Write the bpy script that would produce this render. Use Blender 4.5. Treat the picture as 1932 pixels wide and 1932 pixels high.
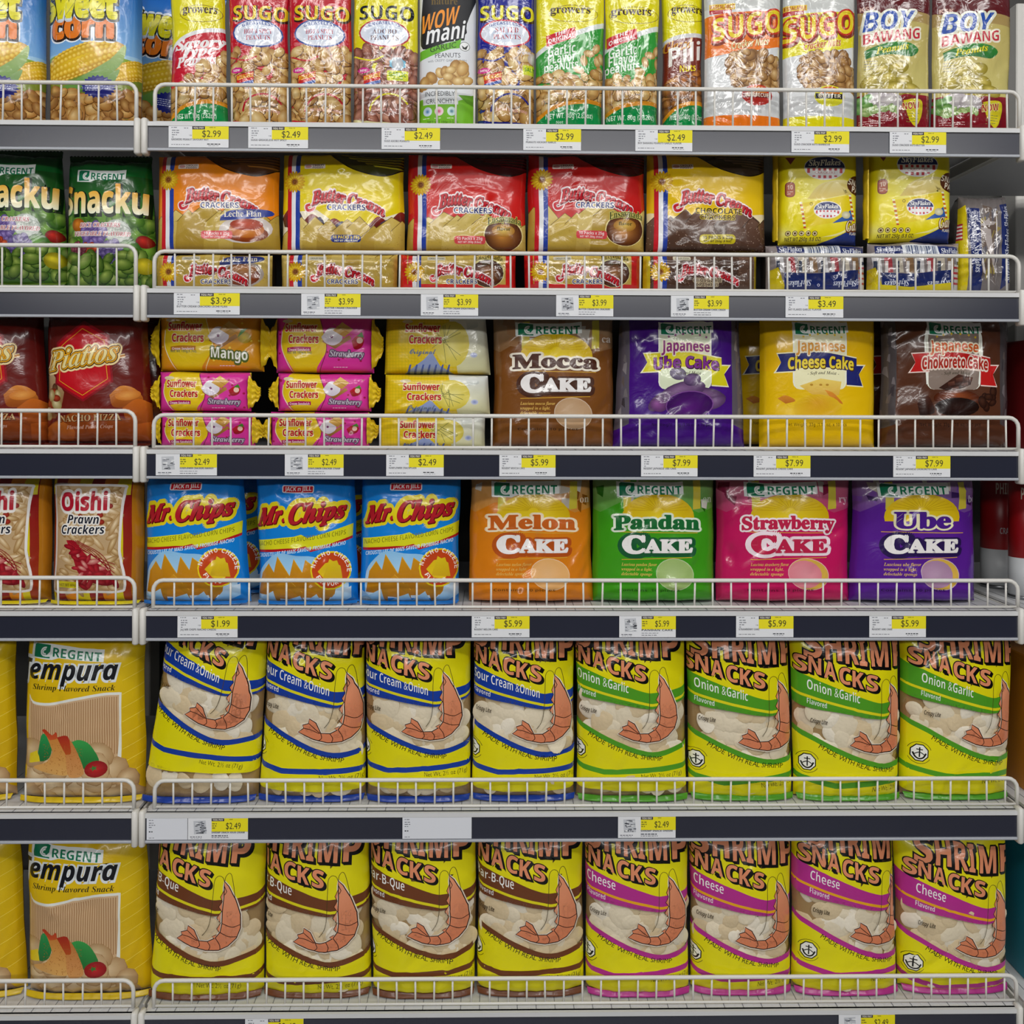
import bpy, math, random
import numpy as np
from mathutils import Vector, Matrix, noise
from mathutils.geometry import tessellate_polygon
for o in list(bpy.data.objects): bpy.data.objects.remove(o)
SCN = bpy.context.scene; COL = SCN.collection
# ---------------------------------------------------------------- camera
F, CX, CY = 2027.0, 966.0, 760.0                     # focal length in px of the 1932 px frame; CY = horizon line
CAM = Vector((0.0, -1.5, 1.40)); YAW, ROLL = math.radians(1.05), math.radians(0.2)
cd = bpy.data.cameras.new('camera'); co = bpy.data.objects.new('camera', cd); COL.objects.link(co)
cd.sensor_width = 36; cd.lens = 36*F/1932; cd.shift_y = (CY-966)/1932; cd.clip_start = .05
RM = Matrix.Rotation(-YAW, 3, 'Z') @ Matrix.Rotation(math.radians(90), 3, 'X') @ Matrix.Rotation(ROLL, 3, 'Z')
co.matrix_world = Matrix.Translation(CAM) @ RM.to_4x4(); SCN.camera = co
FWD = RM @ Vector((0, 0, -1))
# ---------------------------------------------------------------- light and exposure
SCN.view_settings.view_transform = 'Standard'; SCN.view_settings.look = 'None'
SCN.view_settings.gamma = 1; SCN.view_settings.use_curve_mapping = False
SCN.view_settings.exposure = -0.98
wd = bpy.data.worlds.new('store_air'); SCN.world = wd; wd.use_nodes = True
nt = wd.node_tree; bg = nt.nodes['Background']
tc = nt.nodes.new('ShaderNodeTexCoord'); sx = nt.nodes.new('ShaderNodeSeparateXYZ'); rp = nt.nodes.new('ShaderNodeValToRGB')
mr = nt.nodes.new('ShaderNodeMapRange'); mr.inputs[1].default_value = -1; mr.inputs[2].default_value = 1
nt.links.new(tc.outputs['Generated'], sx.inputs[0]); nt.links.new(sx.outputs[2], mr.inputs[0]); nt.links.new(mr.outputs[0], rp.inputs[0]); nt.links.new(rp.outputs[0], bg.inputs[0])
e = rp.color_ramp.elements
e[0].position = .0; e[0].color = (.05, .05, .055, 1); e[1].position = 1; e[1].color = (.7, .72, .75, 1)
for p, c in ((.44, (.03, .03, .036, 1)), (.5, (.06, .06, .07, 1)), (.56, (.22, .23, .27, 1)), (.68, (.75, .77, .82, 1))):
    k = e.new(p); k.color = c
bg.inputs[1].default_value = 0.38
def area(name, x, y, z, sx_, sy_, pw, tilt=0, col=(1, .98, .95)):
    L = bpy.data.lights.new(name, 'AREA'); L.shape = 'RECTANGLE'; L.size = sx_; L.size_y = sy_; L.energy = pw; L.color = col
    o = bpy.data.objects.new(name, L); COL.objects.link(o); o.location = (x, y, z); o.rotation_euler = (math.radians(tilt), 0, 0)
area('ceiling_strip_light', 0, -1.35, 2.95, 5.0, .16, 18, 35)
area('ceiling_strip_light', 0, -2.9, 3.05, 5.0, .2, 62, 45)
area('ceiling_strip_light', 0, -5.2, 2.55, 6.0, .25, 165, 68)
for xx in (-1.1, .35, 1.6):
    area('ceiling_panel_light', xx, -2.1, 3.05, .3, 1.2, 17, 35)
# ---------------------------------------------------------------- projection helpers
def ray(px, py):
    return RM @ Vector(((px-CX)/F, -(py-CY)/F, -1))
def W(px, py, Y):
    d = ray(px, py); return CAM + d*((Y-CAM.y)/d.y)
def PX(P):
    q = RM.transposed() @ (Vector(P)-CAM); return CX+F*q.x/-q.z, CY-F*q.y/-q.z
def SC(P): return (Vector(P)-CAM).dot(FWD)/F          # metres per photo pixel at a point
DECK = [W(960, y, 0).z for y in (236, 548, 849, 1152, 1530, 1906)]
# ---------------------------------------------------------------- materials
def hx(c):
    if not isinstance(c, str): return tuple(c)
    c = c.lstrip('#'); c = c if len(c) == 6 else ''.join(k+k for k in c); return tuple(int(c[i:i+2], 16)/255 for i in (0, 2, 4))
def lin(c): return tuple(x/12.92 if x <= .04045 else ((x+.055)/1.055)**2.4 for x in hx(c))
MATS = {}
def mat(name, col, rough=.45, metal=0., bump=0., bscale=60., spec=.5, var=0.):
    if name in MATS: return MATS[name]
    m = bpy.data.materials.new(name); m.use_nodes = True; t = m.node_tree; b = t.nodes['Principled BSDF']
    b.inputs['Roughness'].default_value = rough; b.inputs['Metallic'].default_value = metal; b.inputs['Specular IOR Level'].default_value = spec
    tcn = t.nodes.new('ShaderNodeTexCoord'); n = t.nodes.new('ShaderNodeTexNoise'); n.inputs['Scale'].default_value = bscale; n.inputs['Detail'].default_value = 4
    t.links.new(tcn.outputs['Object'], n.inputs['Vector'])
    mx = t.nodes.new('ShaderNodeMix'); mx.data_type = 'RGBA'; c = lin(col)
    mx.inputs[6].default_value = (*[x*(1-var) for x in c], 1); mx.inputs[7].default_value = (*[min(1, x*(1+var)) for x in c], 1)
    t.links.new(n.outputs[0], mx.inputs[0]); t.links.new(mx.outputs[2], b.inputs['Base Color'])
    if bump:
        bp = t.nodes.new('ShaderNodeBump'); bp.inputs['Strength'].default_value = bump; bp.inputs['Distance'].default_value = .002
        t.links.new(n.outputs[0], bp.inputs['Height']); t.links.new(bp.outputs[0], b.inputs['Normal'])
    MATS[name] = m; return m
def film(name, rough, bump, coat=0., metal=0.):
    """printed plastic film: the print is the Col attribute, crinkles are a procedural bump"""
    if name in MATS: return MATS[name]
    m = bpy.data.materials.new(name); m.use_nodes = True; t = m.node_tree; b = t.nodes['Principled BSDF']
    at = t.nodes.new('ShaderNodeAttribute'); at.attribute_name = 'Col'; t.links.new(at.outputs['Color'], b.inputs['Base Color'])
    b.inputs['Roughness'].default_value = rough; b.inputs['Specular IOR Level'].default_value = .38; b.inputs['Coat Weight'].default_value = coat; b.inputs['Coat Roughness'].default_value = .08; b.inputs['Metallic'].default_value = metal
    tcn = t.nodes.new('ShaderNodeTexCoord'); n = t.nodes.new('ShaderNodeTexNoise'); n.inputs['Scale'].default_value = 28; n.inputs['Detail'].default_value = 3; n.inputs['Distortion'].default_value = 1.2
    v = t.nodes.new('ShaderNodeTexVoronoi'); v.feature = 'DISTANCE_TO_EDGE'; v.inputs['Scale'].default_value = 22
    ad = t.nodes.new('ShaderNodeMath'); ad.operation = 'MULTIPLY_ADD'; ad.inputs[1].default_value = .25
    wv = t.nodes.new('ShaderNodeVectorMath'); wv.operation = 'ADD'
    t.links.new(tcn.outputs['Object'], n.inputs['Vector']); t.links.new(tcn.outputs['Object'], wv.inputs[0])
    n2 = t.nodes.new('ShaderNodeTexNoise'); n2.inputs['Scale'].default_value = 12; t.links.new(tcn.outputs['Object'], n2.inputs['Vector'])
    sc = t.nodes.new('ShaderNodeVectorMath'); sc.operation = 'SCALE'; sc.inputs['Scale'].default_value = .05; t.links.new(n2.outputs['Color'], sc.inputs[0]); t.links.new(sc.outputs[0], wv.inputs[1])
    t.links.new(wv.outputs[0], v.inputs['Vector']); t.links.new(v.outputs[0], ad.inputs[0]); t.links.new(n.outputs[0], ad.inputs[2])
    bp = t.nodes.new('ShaderNodeBump'); bp.inputs['Strength'].default_value = bump; bp.inputs['Distance'].default_value = .004
    t.links.new(ad.outputs[0], bp.inputs['Height']); t.links.new(bp.outputs[0], b.inputs['Normal'])
    if coat: t.links.new(bp.outputs[0], b.inputs['Coat Normal'])
    MATS[name] = m; return m
def clearfilm():
    if 'clear_film' in MATS: return MATS['clear_film']
    m = bpy.data.materials.new('clear_film'); m.use_nodes = True; t = m.node_tree; t.nodes.remove(t.nodes['Principled BSDF'])
    tr = t.nodes.new('ShaderNodeBsdfTransparent'); gl = t.nodes.new('ShaderNodeBsdfGlossy'); gl.inputs['Roughness'].default_value = .14
    mx = t.nodes.new('ShaderNodeMixShader')
    n = t.nodes.new('ShaderNodeTexNoise'); n.inputs['Scale'].default_value = 30; n.inputs['Detail'].default_value = 3; tcn = t.nodes.new('ShaderNodeTexCoord')
    bp = t.nodes.new('ShaderNodeBump'); bp.inputs['Strength'].default_value = .35; bp.inputs['Distance'].default_value = .004
    t.links.new(tcn.outputs['Object'], n.inputs['Vector']); t.links.new(n.outputs[0], bp.inputs['Height']); t.links.new(bp.outputs[0], gl.inputs['Normal'])
    mx.inputs[0].default_value = .07; t.links.new(tr.outputs[0], mx.inputs[1]); t.links.new(gl.outputs[0], mx.inputs[2])
    t.links.new(mx.outputs[0], t.nodes['Material Output'].inputs[0]); MATS['clear_film'] = m; return m
FILMS = {'gloss': lambda: film('gloss_print_film', .22, .24, .35), 'soft': lambda: film('soft_print_film', .32, .22, .3),
         'crinkle': lambda: film('crinkled_print_film', .17, .5, .9), 'matte': lambda: film('matte_print_film', .5, .10), 'paper': lambda: film('printed_paper', .6, .02),
         'foil': lambda: film('foil_print_film', .28, .4, .4, .25)}
# ---------------------------------------------------------------- object helpers
def link(o, parent=None):
    COL.objects.link(o)
    if parent: o.parent = parent
    return o
def thing(name, label, cat, loc, group=None):
    o = bpy.data.objects.new(name, None); o.location = loc; o.empty_display_size = .02
    o['label'] = label; o['category'] = cat
    if group: o['group'] = group
    return link(o)
def mesh_np(name, V, Fc, mats, parent=None, smooth=True, midx=None):
    me = bpy.data.meshes.new(name); me.from_pydata([tuple(v) for v in V], [], [tuple(f) for f in Fc])
    for m in mats: me.materials.append(m)
    if midx is not None: me.polygons.foreach_set('material_index', midx)
    if smooth: me.polygons.foreach_set('use_smooth', [True]*len(me.polygons))
    me.update(); return link(bpy.data.objects.new(name, me), parent)
class MB:
    def __init__(s): s.v = []; s.f = []
    def box(s, x0, x1, y0, y1, z0, z1, b=0.0):
        n = len(s.v)
        if b <= 0:
            s.v += [(x, y, z) for z in (z0, z1) for y in (y0, y1) for x in (x0, x1)]
            s.f += [tuple(n+i for i in q) for q in ((0, 2, 3, 1), (4, 5, 7, 6), (0, 1, 5, 4), (2, 6, 7, 3), (0, 4, 6, 2), (1, 3, 7, 5))]
            return s
        pr = [(x0+b, y0), (x1-b, y0), (x1, y0+b), (x1, y1-b), (x1-b, y1), (x0+b, y1), (x0, y1-b), (x0, y0+b)]
        cx, cy = (x0+x1)/2, (y0+y1)/2
        rings = []
        for z, k in ((z0, 1), (z0+b, 0), (z1-b, 0), (z1, 1)):
            r = []
            for x, y in pr:
                xx = x-k*b*(1 if x > cx else -1)*(.6); yy = y-k*b*(1 if y > cy else -1)*.6
                r.append(len(s.v)); s.v.append((xx, yy, z))
            rings.append(r)
        for a, c in zip(rings, rings[1:]):
            for i in range(8): s.f.append((a[i], a[(i+1) % 8], c[(i+1) % 8], c[i]))
        s.f.append(tuple(reversed(rings[0]))); s.f.append(tuple(rings[-1])); return s
    def tube(s, pts, r, n=8):
        pts = [Vector(p) for p in pts]; rings = []
        for i, p in enumerate(pts):
            t = (pts[min(i+1, len(pts)-1)]-pts[max(i-1, 0)]).normalized()
            a = Vector((0, 1, 0)) if abs(t.y) < .9 else Vector((1, 0, 0)); u = t.cross(a).normalized(); w = t.cross(u)
            k = len(s.v); s.v += [tuple(p+r*(math.cos(6.28319*j/n)*u+math.sin(6.28319*j/n)*w)) for j in range(n)]; rings.append(range(k, k+n))
        for a, b in zip(rings, rings[1:]):
            for j in range(n): s.f.append((a[j], a[(j+1) % n], b[(j+1) % n], b[j]))
        s.f.append(tuple(reversed(rings[0]))); s.f.append(tuple(rings[-1])); return s
    def obj(s, name, m, parent=None, smooth=False): return mesh_np(name, s.v, s.f, [m], parent, smooth)
# ---------------------------------------------------------------- lettering and print artwork
_fc = bpy.data.curves.new('lettering', 'FONT'); _fo = bpy.data.objects.new('lettering', _fc); COL.objects.link(_fo)
BASE = {'serif': 0x1D400, 'serifbi': 0x1D468, 'script': 0x1D4D0, 'bold': 0x1D5D4, 'boldi': 0x1D63C, 'mono': 0x1D670}
DIG = {'serif': 0x1D7CE, 'bold': 0x1D7EC, 'boldi': 0x1D7EC, 'mono': 0x1D7F6}
GL = {}
def fch(ch, font):
    if font in BASE:
        if 'A' <= ch <= 'Z': return chr(BASE[font]+ord(ch)-65)
        if 'a' <= ch <= 'z': return chr(BASE[font]+26+ord(ch)-97)
        if ch.isdigit() and font in DIG: return chr(DIG[font]+ord(ch)-48)
    return ch
def _ev(body, off, res):
    _fc.body = body; _fc.offset = off; _fc.resolution_u = res
    ob = _fo; me = ob.to_mesh()
    v = np.array([(p.co.x, p.co.y) for p in me.vertices]); me.calc_loop_triangles()
    t = np.array([tuple(k.vertices) for k in me.loop_triangles], int); ob.to_mesh_clear()
    return (v[t] if len(t) else np.zeros((0, 3, 2)))
def glyph(ch, font, off, res):
    k = (ch, font, off, res)
    if k not in GL:
        c = fch(ch, font)
        if ('adv', c) not in GL:
            a = _ev('|'+c+'|', 0, 1); b = _ev('||', 0, 1); GL[('adv', c)] = float(np.ptp(a[..., 0])-np.ptp(b[..., 0]))
        GL[k] = (_ev(c, off, res) if ch != ' ' else np.zeros((0, 3, 2)), GL[('adv', c)])
    return GL[k]
_lay = {}
def layout(s, font, off, res, ls=0.):
    k = (s, font, off, res, ls)
    if k in _lay: return _lay[k]
    x = 0; out = []; lo, hi = 1e9, -1e9
    for ch in s:
        g, a = glyph(ch, font, off, res); g0 = glyph(ch, font, 0., res)[0]
        if len(g): out.append(g+np.array([x, 0]))
        if len(g0): lo = min(lo, x+g0[..., 0].min()); hi = max(hi, x+g0[..., 0].max())
        x += a+ls
    _lay[k] = (np.concatenate(out) if out else np.zeros((0, 3, 2)), lo, hi); return _lay[k]
def smooth(pts, n=24):
    p = [np.array(q, float) for q in pts]; p = [2*p[0]-p[1]]+p+[2*p[-1]-p[-2]]; out = []
    m = max(2, n//(len(p)-3))
    for i in range(1, len(p)-2):
        for j in range(m):
            t = j/m; a, b, c, d_ = p[i-1], p[i], p[i+1], p[i+2]
            out.append(.5*((2*b)+(c-a)*t+(2*a-5*b+4*c-d_)*t*t+(3*b-a-3*c+d_)*t**3))
    out.append(p[-2]); return [tuple(q) for q in out]
class D:
    """flat print artwork as coloured triangles: rows of x, y, layer, r, g, b in photo pixels (y down)"""
    def __init__(s): s.L = []; s.z = 0; s.A = None; s.cut = False; s.glass = []
    def dxy(s, dx, dy=0, k=1): s.A = (k, 0., dx, 0., k, dy); return s
    def add(s, xy, col):
        xy = np.asarray(xy, float)
        if not len(xy): return
        col = np.asarray(col, float)
        if col.ndim == 1: col = np.broadcast_to(col, xy.shape[:2]+(3,))
        if s.A is not None:
            a, b, c, d_, e_, f_ = s.A; xy = np.stack([a*xy[..., 0]+b*xy[..., 1]+c, d_*xy[..., 0]+e_*xy[..., 1]+f_], -1)
        z = np.full(xy.shape[:2]+(1,), float(s.z)); s.L.append(np.concatenate([xy, z, col], -1)); s.z += 1
    def poly(s, pts, c, c2=None, vert=True):
        P = [Vector((p[0], p[1], 0)) for p in pts]; t = tessellate_polygon([P])
        if not t: return
        a = np.array([(p[0], p[1]) for p in pts], float)[np.array([tuple(k) for k in t])]; cc = np.array(hx(c))
        if c2 is None: s.add(a, cc)
        else:
            ys = a[..., 1] if vert else a[..., 0]; f = ((ys-ys.min())/max(1e-6, np.ptp(ys)))[..., None]; s.add(a, cc*(1-f)+np.array(hx(c2))*f)
    def rect(s, x0, y0, x1, y1, c, c2=None, vert=True): s.poly([(x0, y0), (x1, y0), (x1, y1), (x0, y1)], c, c2, vert)
    def rrect(s, x0, y0, x1, y1, r, c):
        p = []
        for cx, cy, a in ((x1-r, y0+r, -90), (x1-r, y1-r, 0), (x0+r, y1-r, 90), (x0+r, y0+r, 180)):
            p += [(cx+r*math.cos(math.radians(a+t)), cy+r*math.sin(math.radians(a+t))) for t in (0, 30, 60, 90)]
        s.poly(p, c)
    def band(s, top, bot, c, c2=None):
        t, b = smooth(top), smooth(bot); s.strip(t, b, c, c2)
    def strip(s, t, b, c, c2=None):
        n = min(len(t), len(b)); t = np.array(t[:n]); b = np.array(b[:n]); c1 = np.array(hx(c)); c2 = np.array(hx(c2)) if c2 else c1
        tr = np.concatenate([np.stack([t[:-1], t[1:], b[1:]], 1), np.stack([t[:-1], b[1:], b[:-1]], 1)])
        m = n-1; cc = np.empty((2*m, 3, 3)); cc[:m] = [c1, c1, c2]; cc[m:] = [c1, c2, c2]; s.add(tr, cc)
    def swoosh(s, pts, w, c): s.band(pts, [(x, y+w) for x, y in pts], c)
    def ell(s, cx, cy, rx, ry, c, c2=None, rot=0, n=18, hi=(0, 0)):
        a = np.arange(n+1)*2*math.pi/n; r = math.radians(rot); x = rx*np.cos(a); y = ry*np.sin(a)
        p = np.stack([cx+x*math.cos(r)-y*math.sin(r), cy+x*math.sin(r)+y*math.cos(r)], -1)
        q = np.empty((n, 3, 2)); q[:, 0] = (cx+hi[0]*rx, cy+hi[1]*ry); q[:, 1] = p[:-1]; q[:, 2] = p[1:]
        c1 = np.array(hx(c)); c2 = np.array(hx(c2)) if c2 else c1; cc = np.empty((n, 3, 3)); cc[:, 0] = c1; cc[:, 1:] = c2[None, None]; s.add(q, cc)
    def ring(s, cx, cy, rx, ry, w, c, a0=0, a1=360, n=24, rot=0):
        a = np.radians(np.linspace(a0, a1, n+1)); r = math.radians(rot); R = np.array([[math.cos(r), -math.sin(r)], [math.sin(r), math.cos(r)]])
        o = np.stack([rx*np.cos(a), ry*np.sin(a)], -1)@R.T+[cx, cy]; i = np.stack([(rx-w)*np.cos(a), (ry-w)*np.sin(a)], -1)@R.T+[cx, cy]; s.strip(list(o), list(i), c)
    def burst(s, cx, cy, rx, ry, n, c, k=.85):
        s.poly([(cx+rx*(1 if i % 2 else k)*math.cos(math.pi*i/n), cy+ry*(1 if i % 2 else k)*math.sin(math.pi*i/n)) for i in range(2*n)], c)
    def line(s, pts, w, c, closed=False, sm=False):
        if sm: pts = smooth(pts)
        P = np.array(pts, float)
        if closed: P = np.vstack([P, P[:1]])
        n = len(P); T = np.zeros_like(P); T[1:-1] = P[2:]-P[:-2]; T[0] = P[1]-P[0]; T[-1] = P[-1]-P[-2]
        if closed: T[0] = T[-1] = P[1]-P[-2]
        T /= np.maximum(1e-6, np.linalg.norm(T, axis=1))[:, None]; N = np.stack([-T[:, 1], T[:, 0]], -1)*w/2
        s.strip(list(P+N), list(P-N), c)
    def text(s, t, x, y, w, h, c, font='bold', out=(), fat=0., shear=0., rise=0., arc=0., h2=None, rot=0., c2=None, ls=0., res=None):
        """t set in width w and capital height h from the left end of its base line (x, y); out: outlines under it (em, colour, dx, dy)"""
        res = res or (3 if h > 14 else 2 if h > 6 else 1); cap = .70
        lay = []
        for off, cc, dx, dy in out:
            if off >= .1 or (off >= .035 and font in ('serif', 'serifbi', 'script')):
                _, lo, hi = layout(t, font, 0., res, ls); kx = w/max(1e-6, hi-lo)*off; ky = h/cap*off; n = 20 if off*h > 3 else 14 if off*h > 1.6 else 8
                lay += [(fat, cc, dx+kx*math.cos(6.2832*i/n), dy+ky*math.sin(6.2832*i/n)) for i in range(n)]+[(fat, cc, dx+.5*kx*math.cos(.785*i), dy+.5*ky*math.sin(.785*i)) for i in range(8 if n > 8 else 1)]
            else: lay.append((off, cc, dx, dy))
        main = [(fat, c, 0, 0)]
        if fat > 0 and font in BASE:
            _, lo, hi = layout(t, font, 0., res, ls); kx = w/max(1e-6, hi-lo)*fat; ky = h/cap*fat
            main = [(0., c, kx*math.cos(6.2832*i/6), ky*math.sin(6.2832*i/6)) for i in range(6)]+[(0., c, 0, 0)]; lay = [(0. if a == fat else a, b_, x_, y_) for a, b_, x_, y_ in lay]
        for off, cc, dx, dy in lay+main:
            g, lo, hi = layout(t, font, off, res, ls)
            if not len(g): continue
            gx = (g[..., 0]-lo)/max(1e-6, hi-lo); up = g[..., 1]/cap; hh = h if h2 is None else h+(h2-h)*gx
            X = gx*w+shear*up*hh+dx; Y = -up*hh-rise*gx-arc*4*gx*(1-gx)+dy
            if rot: r = math.radians(rot); X, Y = X*math.cos(r)-Y*math.sin(r), X*math.sin(r)+Y*math.cos(r)
            col = np.array(hx(cc))
            if c2 and cc is c:
                f = np.clip(up, 0, 1)[..., None]; col = np.array(hx(c2))*(1-f)+col*f
            s.add(np.stack([x+X, y+Y], -1), col)
    def tiny(s, x, y, w, n, c, lh=4, sd=1, th=1.3):
        """rows of print too small to read"""
        r = random.Random(sd); q = []
        for i in range(n):
            xx = x; e_ = x+w*(1 if i < n-1 else .7)
            while xx < e_-2:
                l = min(r.uniform(2, 7), e_-xx); y0 = y+i*lh; q += [[(xx, y0), (xx+l, y0), (xx+l, y0+th)], [(xx, y0), (xx+l, y0+th), (xx, y0+th)]]; xx += l+1.4
        s.add(np.array(q), hx(c))
    def pile(s, pts, n, r, cols, seed=0, asp=1.4, rim=None, spread=.25, rotr=180):
        """a heap of nuts, chips or leaves inside polygon pts"""
        R = random.Random(seed); P = np.array(pts, float); lo, hi_ = P.min(0), P.max(0); k = 0; got = []
        def inside(x, y):
            c = False; j = len(P)-1
            for i in range(len(P)):
                if (P[i][1] > y) != (P[j][1] > y) and x < (P[j][0]-P[i][0])*(y-P[i][1])/(P[j][1]-P[i][1])+P[i][0]: c = not c
                j = i
            return c
        best = []
        for _ in range(n):
            b = None
            for _t in range(14):
                x, y = R.uniform(lo[0], hi_[0]), R.uniform(lo[1], hi_[1])
                if not inside(x, y): continue
                dd = min([(x-a)**2+(y-c)**2 for a, c in best] or [1e9])
                if b is None or dd > b[0]: b = (dd, x, y)
            if b: best.append(b[1:])
        R.shuffle(best)
        for x, y in best:
            a = R.uniform(-rotr/2, rotr/2); q = r*R.uniform(1-spread, 1+spread); c = R.choice(cols)
            if rim: s.ell(x+.4, y+.8, q*asp+1, q+1, rim, None, a, 10)
            s.ell(x, y, q*asp, q, c[0], c[1], a, 12, (-.15, -.25))
    def regent(s, x, y, w, h, rise=0, sag=0, bgc='#eef4f2'):
        """white strip with the green wave emblem and wordmark"""
        f = lambda u, v: (x+u*w, y+v*h-rise*u+sag*4*u*(1-u))
        s.strip([f(i/10, -.02) for i in range(11)], [f(i/10, 1.02 if i < 4 else .82) for i in range(11)], bgc)
        g = '#0f7a55'; a, b = .04, .27
        s.poly([f(a, .12), f(a+.03, .02), f(b, .06), f(b, .92), f(a, .95)], g)
        for k, (r1, t) in enumerate(((.34, .07), (.2, .06))):
            cx_, cy_ = f(a+.15, .52); rx = r1*h*.95; s.ring(cx_+1, cy_, rx, rx, t*h+1, bgc, 60, 290, 14)
        s.poly([f(.19, .92), f(b+.005, .45), f(b+.005, .93)], bgc); s.poly([f(a+.02, .93), f(b, .82), f(b, .93)], g)
        s.text('REGENT', *f(.31, .78), w*.66, h*.58, g, 'bold', rise=rise*.66, arc=-sag*.55)
    def tris(s): return np.concatenate(s.L) if s.L else np.zeros((0, 3, 6))
def cutat(T, axis, c, diag=False):
    """split triangles by the line axis = c (or x - y = c); returns below, above"""
    v = (T[..., 0]-T[..., 1] if diag else T[..., axis])-c
    e_ = 1e-7; lo = (v <= e_).all(1); hi = (v >= -e_).all(1) & ~lo; m = ~(lo | hi)
    B, A = [T[lo]], [T[hi]]
    if m.any():
        t, vv = T[m], v[m]; pos = vv > 0; one = pos.sum(1) == 1
        lone = np.where(one, pos.argmax(1), (~pos).argmax(1)); idx = (lone[:, None]+np.arange(3)) % 3; r = np.arange(len(t))[:, None]
        t = t[r, idx]; vv = vv[r, idx]; a, b, c_ = t[:, 0], t[:, 1], t[:, 2]
        ab = a+(b-a)*(vv[:, 0]/(vv[:, 0]-vv[:, 1]))[:, None]; ac = a+(c_-a)*(vv[:, 0]/(vv[:, 0]-vv[:, 2]))[:, None]
        tip = np.stack([a, ab, ac], 1); q1 = np.stack([ab, b, c_], 1); q2 = np.stack([ab, c_, ac], 1)
        up = vv[:, 0] > 0
        A += [tip[up], q1[~up], q2[~up]]; B += [tip[~up], q1[up], q2[up]]
    return np.concatenate(B), np.concatenate(A)
def splitgrid(T, axis, diag=False, step=1.0):
    done = []; T = T.copy()
    for _ in range(16):
        if not len(T): break
        v = (T[..., 0]-T[..., 1] if diag else T[..., axis])/step
        lo = np.floor(v.min(1)+1e-6); hi = np.ceil(v.max(1)-1e-6); w = hi-lo; ok = w <= 1
        done.append(T[ok]); T = T[~ok]; lo = lo[~ok]; w = w[~ok]
        if not len(T): break
        c = (lo+np.floor(w/2))*step; out = []
        for cc in np.unique(c):
            b, a = cutat(T[c == cc], axis, cc, diag); out += [b, a]
        T = np.concatenate(out)
    return np.concatenate(done) if done else T
def splitknots(T, axis, K):
    """split triangles at every knot value they cross"""
    done = []; T = T.copy(); K = np.asarray(K); n = len(K)
    for _ in range(12):
        if not len(T): break
        lo = np.searchsorted(K, T[..., axis].min(1)+1e-6, 'right'); hi = np.searchsorted(K, T[..., axis].max(1)-1e-6, 'left'); ok = hi <= lo
        done.append(T[ok]); T = T[~ok]; c = (lo[~ok]+hi[~ok]-1)//2
        if not len(T): break
        out = []
        for k in np.unique(c):
            b, a = cutat(T[c == k], axis, K[k]); out += [b, a]
        T = np.concatenate(out)
    return np.concatenate(done) if done else T
def cull(T, nu, nv):
    """drop print that lies wholly under later print (all triangles sit inside one half cell)"""
    c = T[..., :2].mean(1); i = np.clip(np.floor(c[:, 0]).astype(int), 0, nu-1); j = np.clip(np.floor(c[:, 1]).astype(int), 0, nv-1); h = ((c[:, 0]-i) >= (c[:, 1]-j)).astype(int)
    cell = (i*nv+j)*2+h; a = T[:, 1, :2]-T[:, 0, :2]; b = T[:, 2, :2]-T[:, 0, :2]; ar = np.abs(a[:, 0]*b[:, 1]-a[:, 1]*b[:, 0])/2; lay = np.round(T[:, 0, 2]).astype(np.int64)
    key, inv = np.unique(cell.astype(np.int64)*100000+lay, return_inverse=True); cov = np.bincount(inv, ar)
    full = key[cov > .4995]; top = np.zeros(nu*nv*2, np.int64)-1; np.maximum.at(top, full//100000, full % 100000)
    ok = lay >= top[cell]; T = T[ok].copy(); cell = cell[ok].astype(np.int64); lay = lay[ok]
    key, inv = np.unique(cell*100000+lay, return_inverse=True); kc = key//100000; first = np.searchsorted(kc, kc)
    T[..., 2] = (np.arange(len(key))-first)[inv][:, None]; return T          # each half cell stacks only the inks it holds
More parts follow.
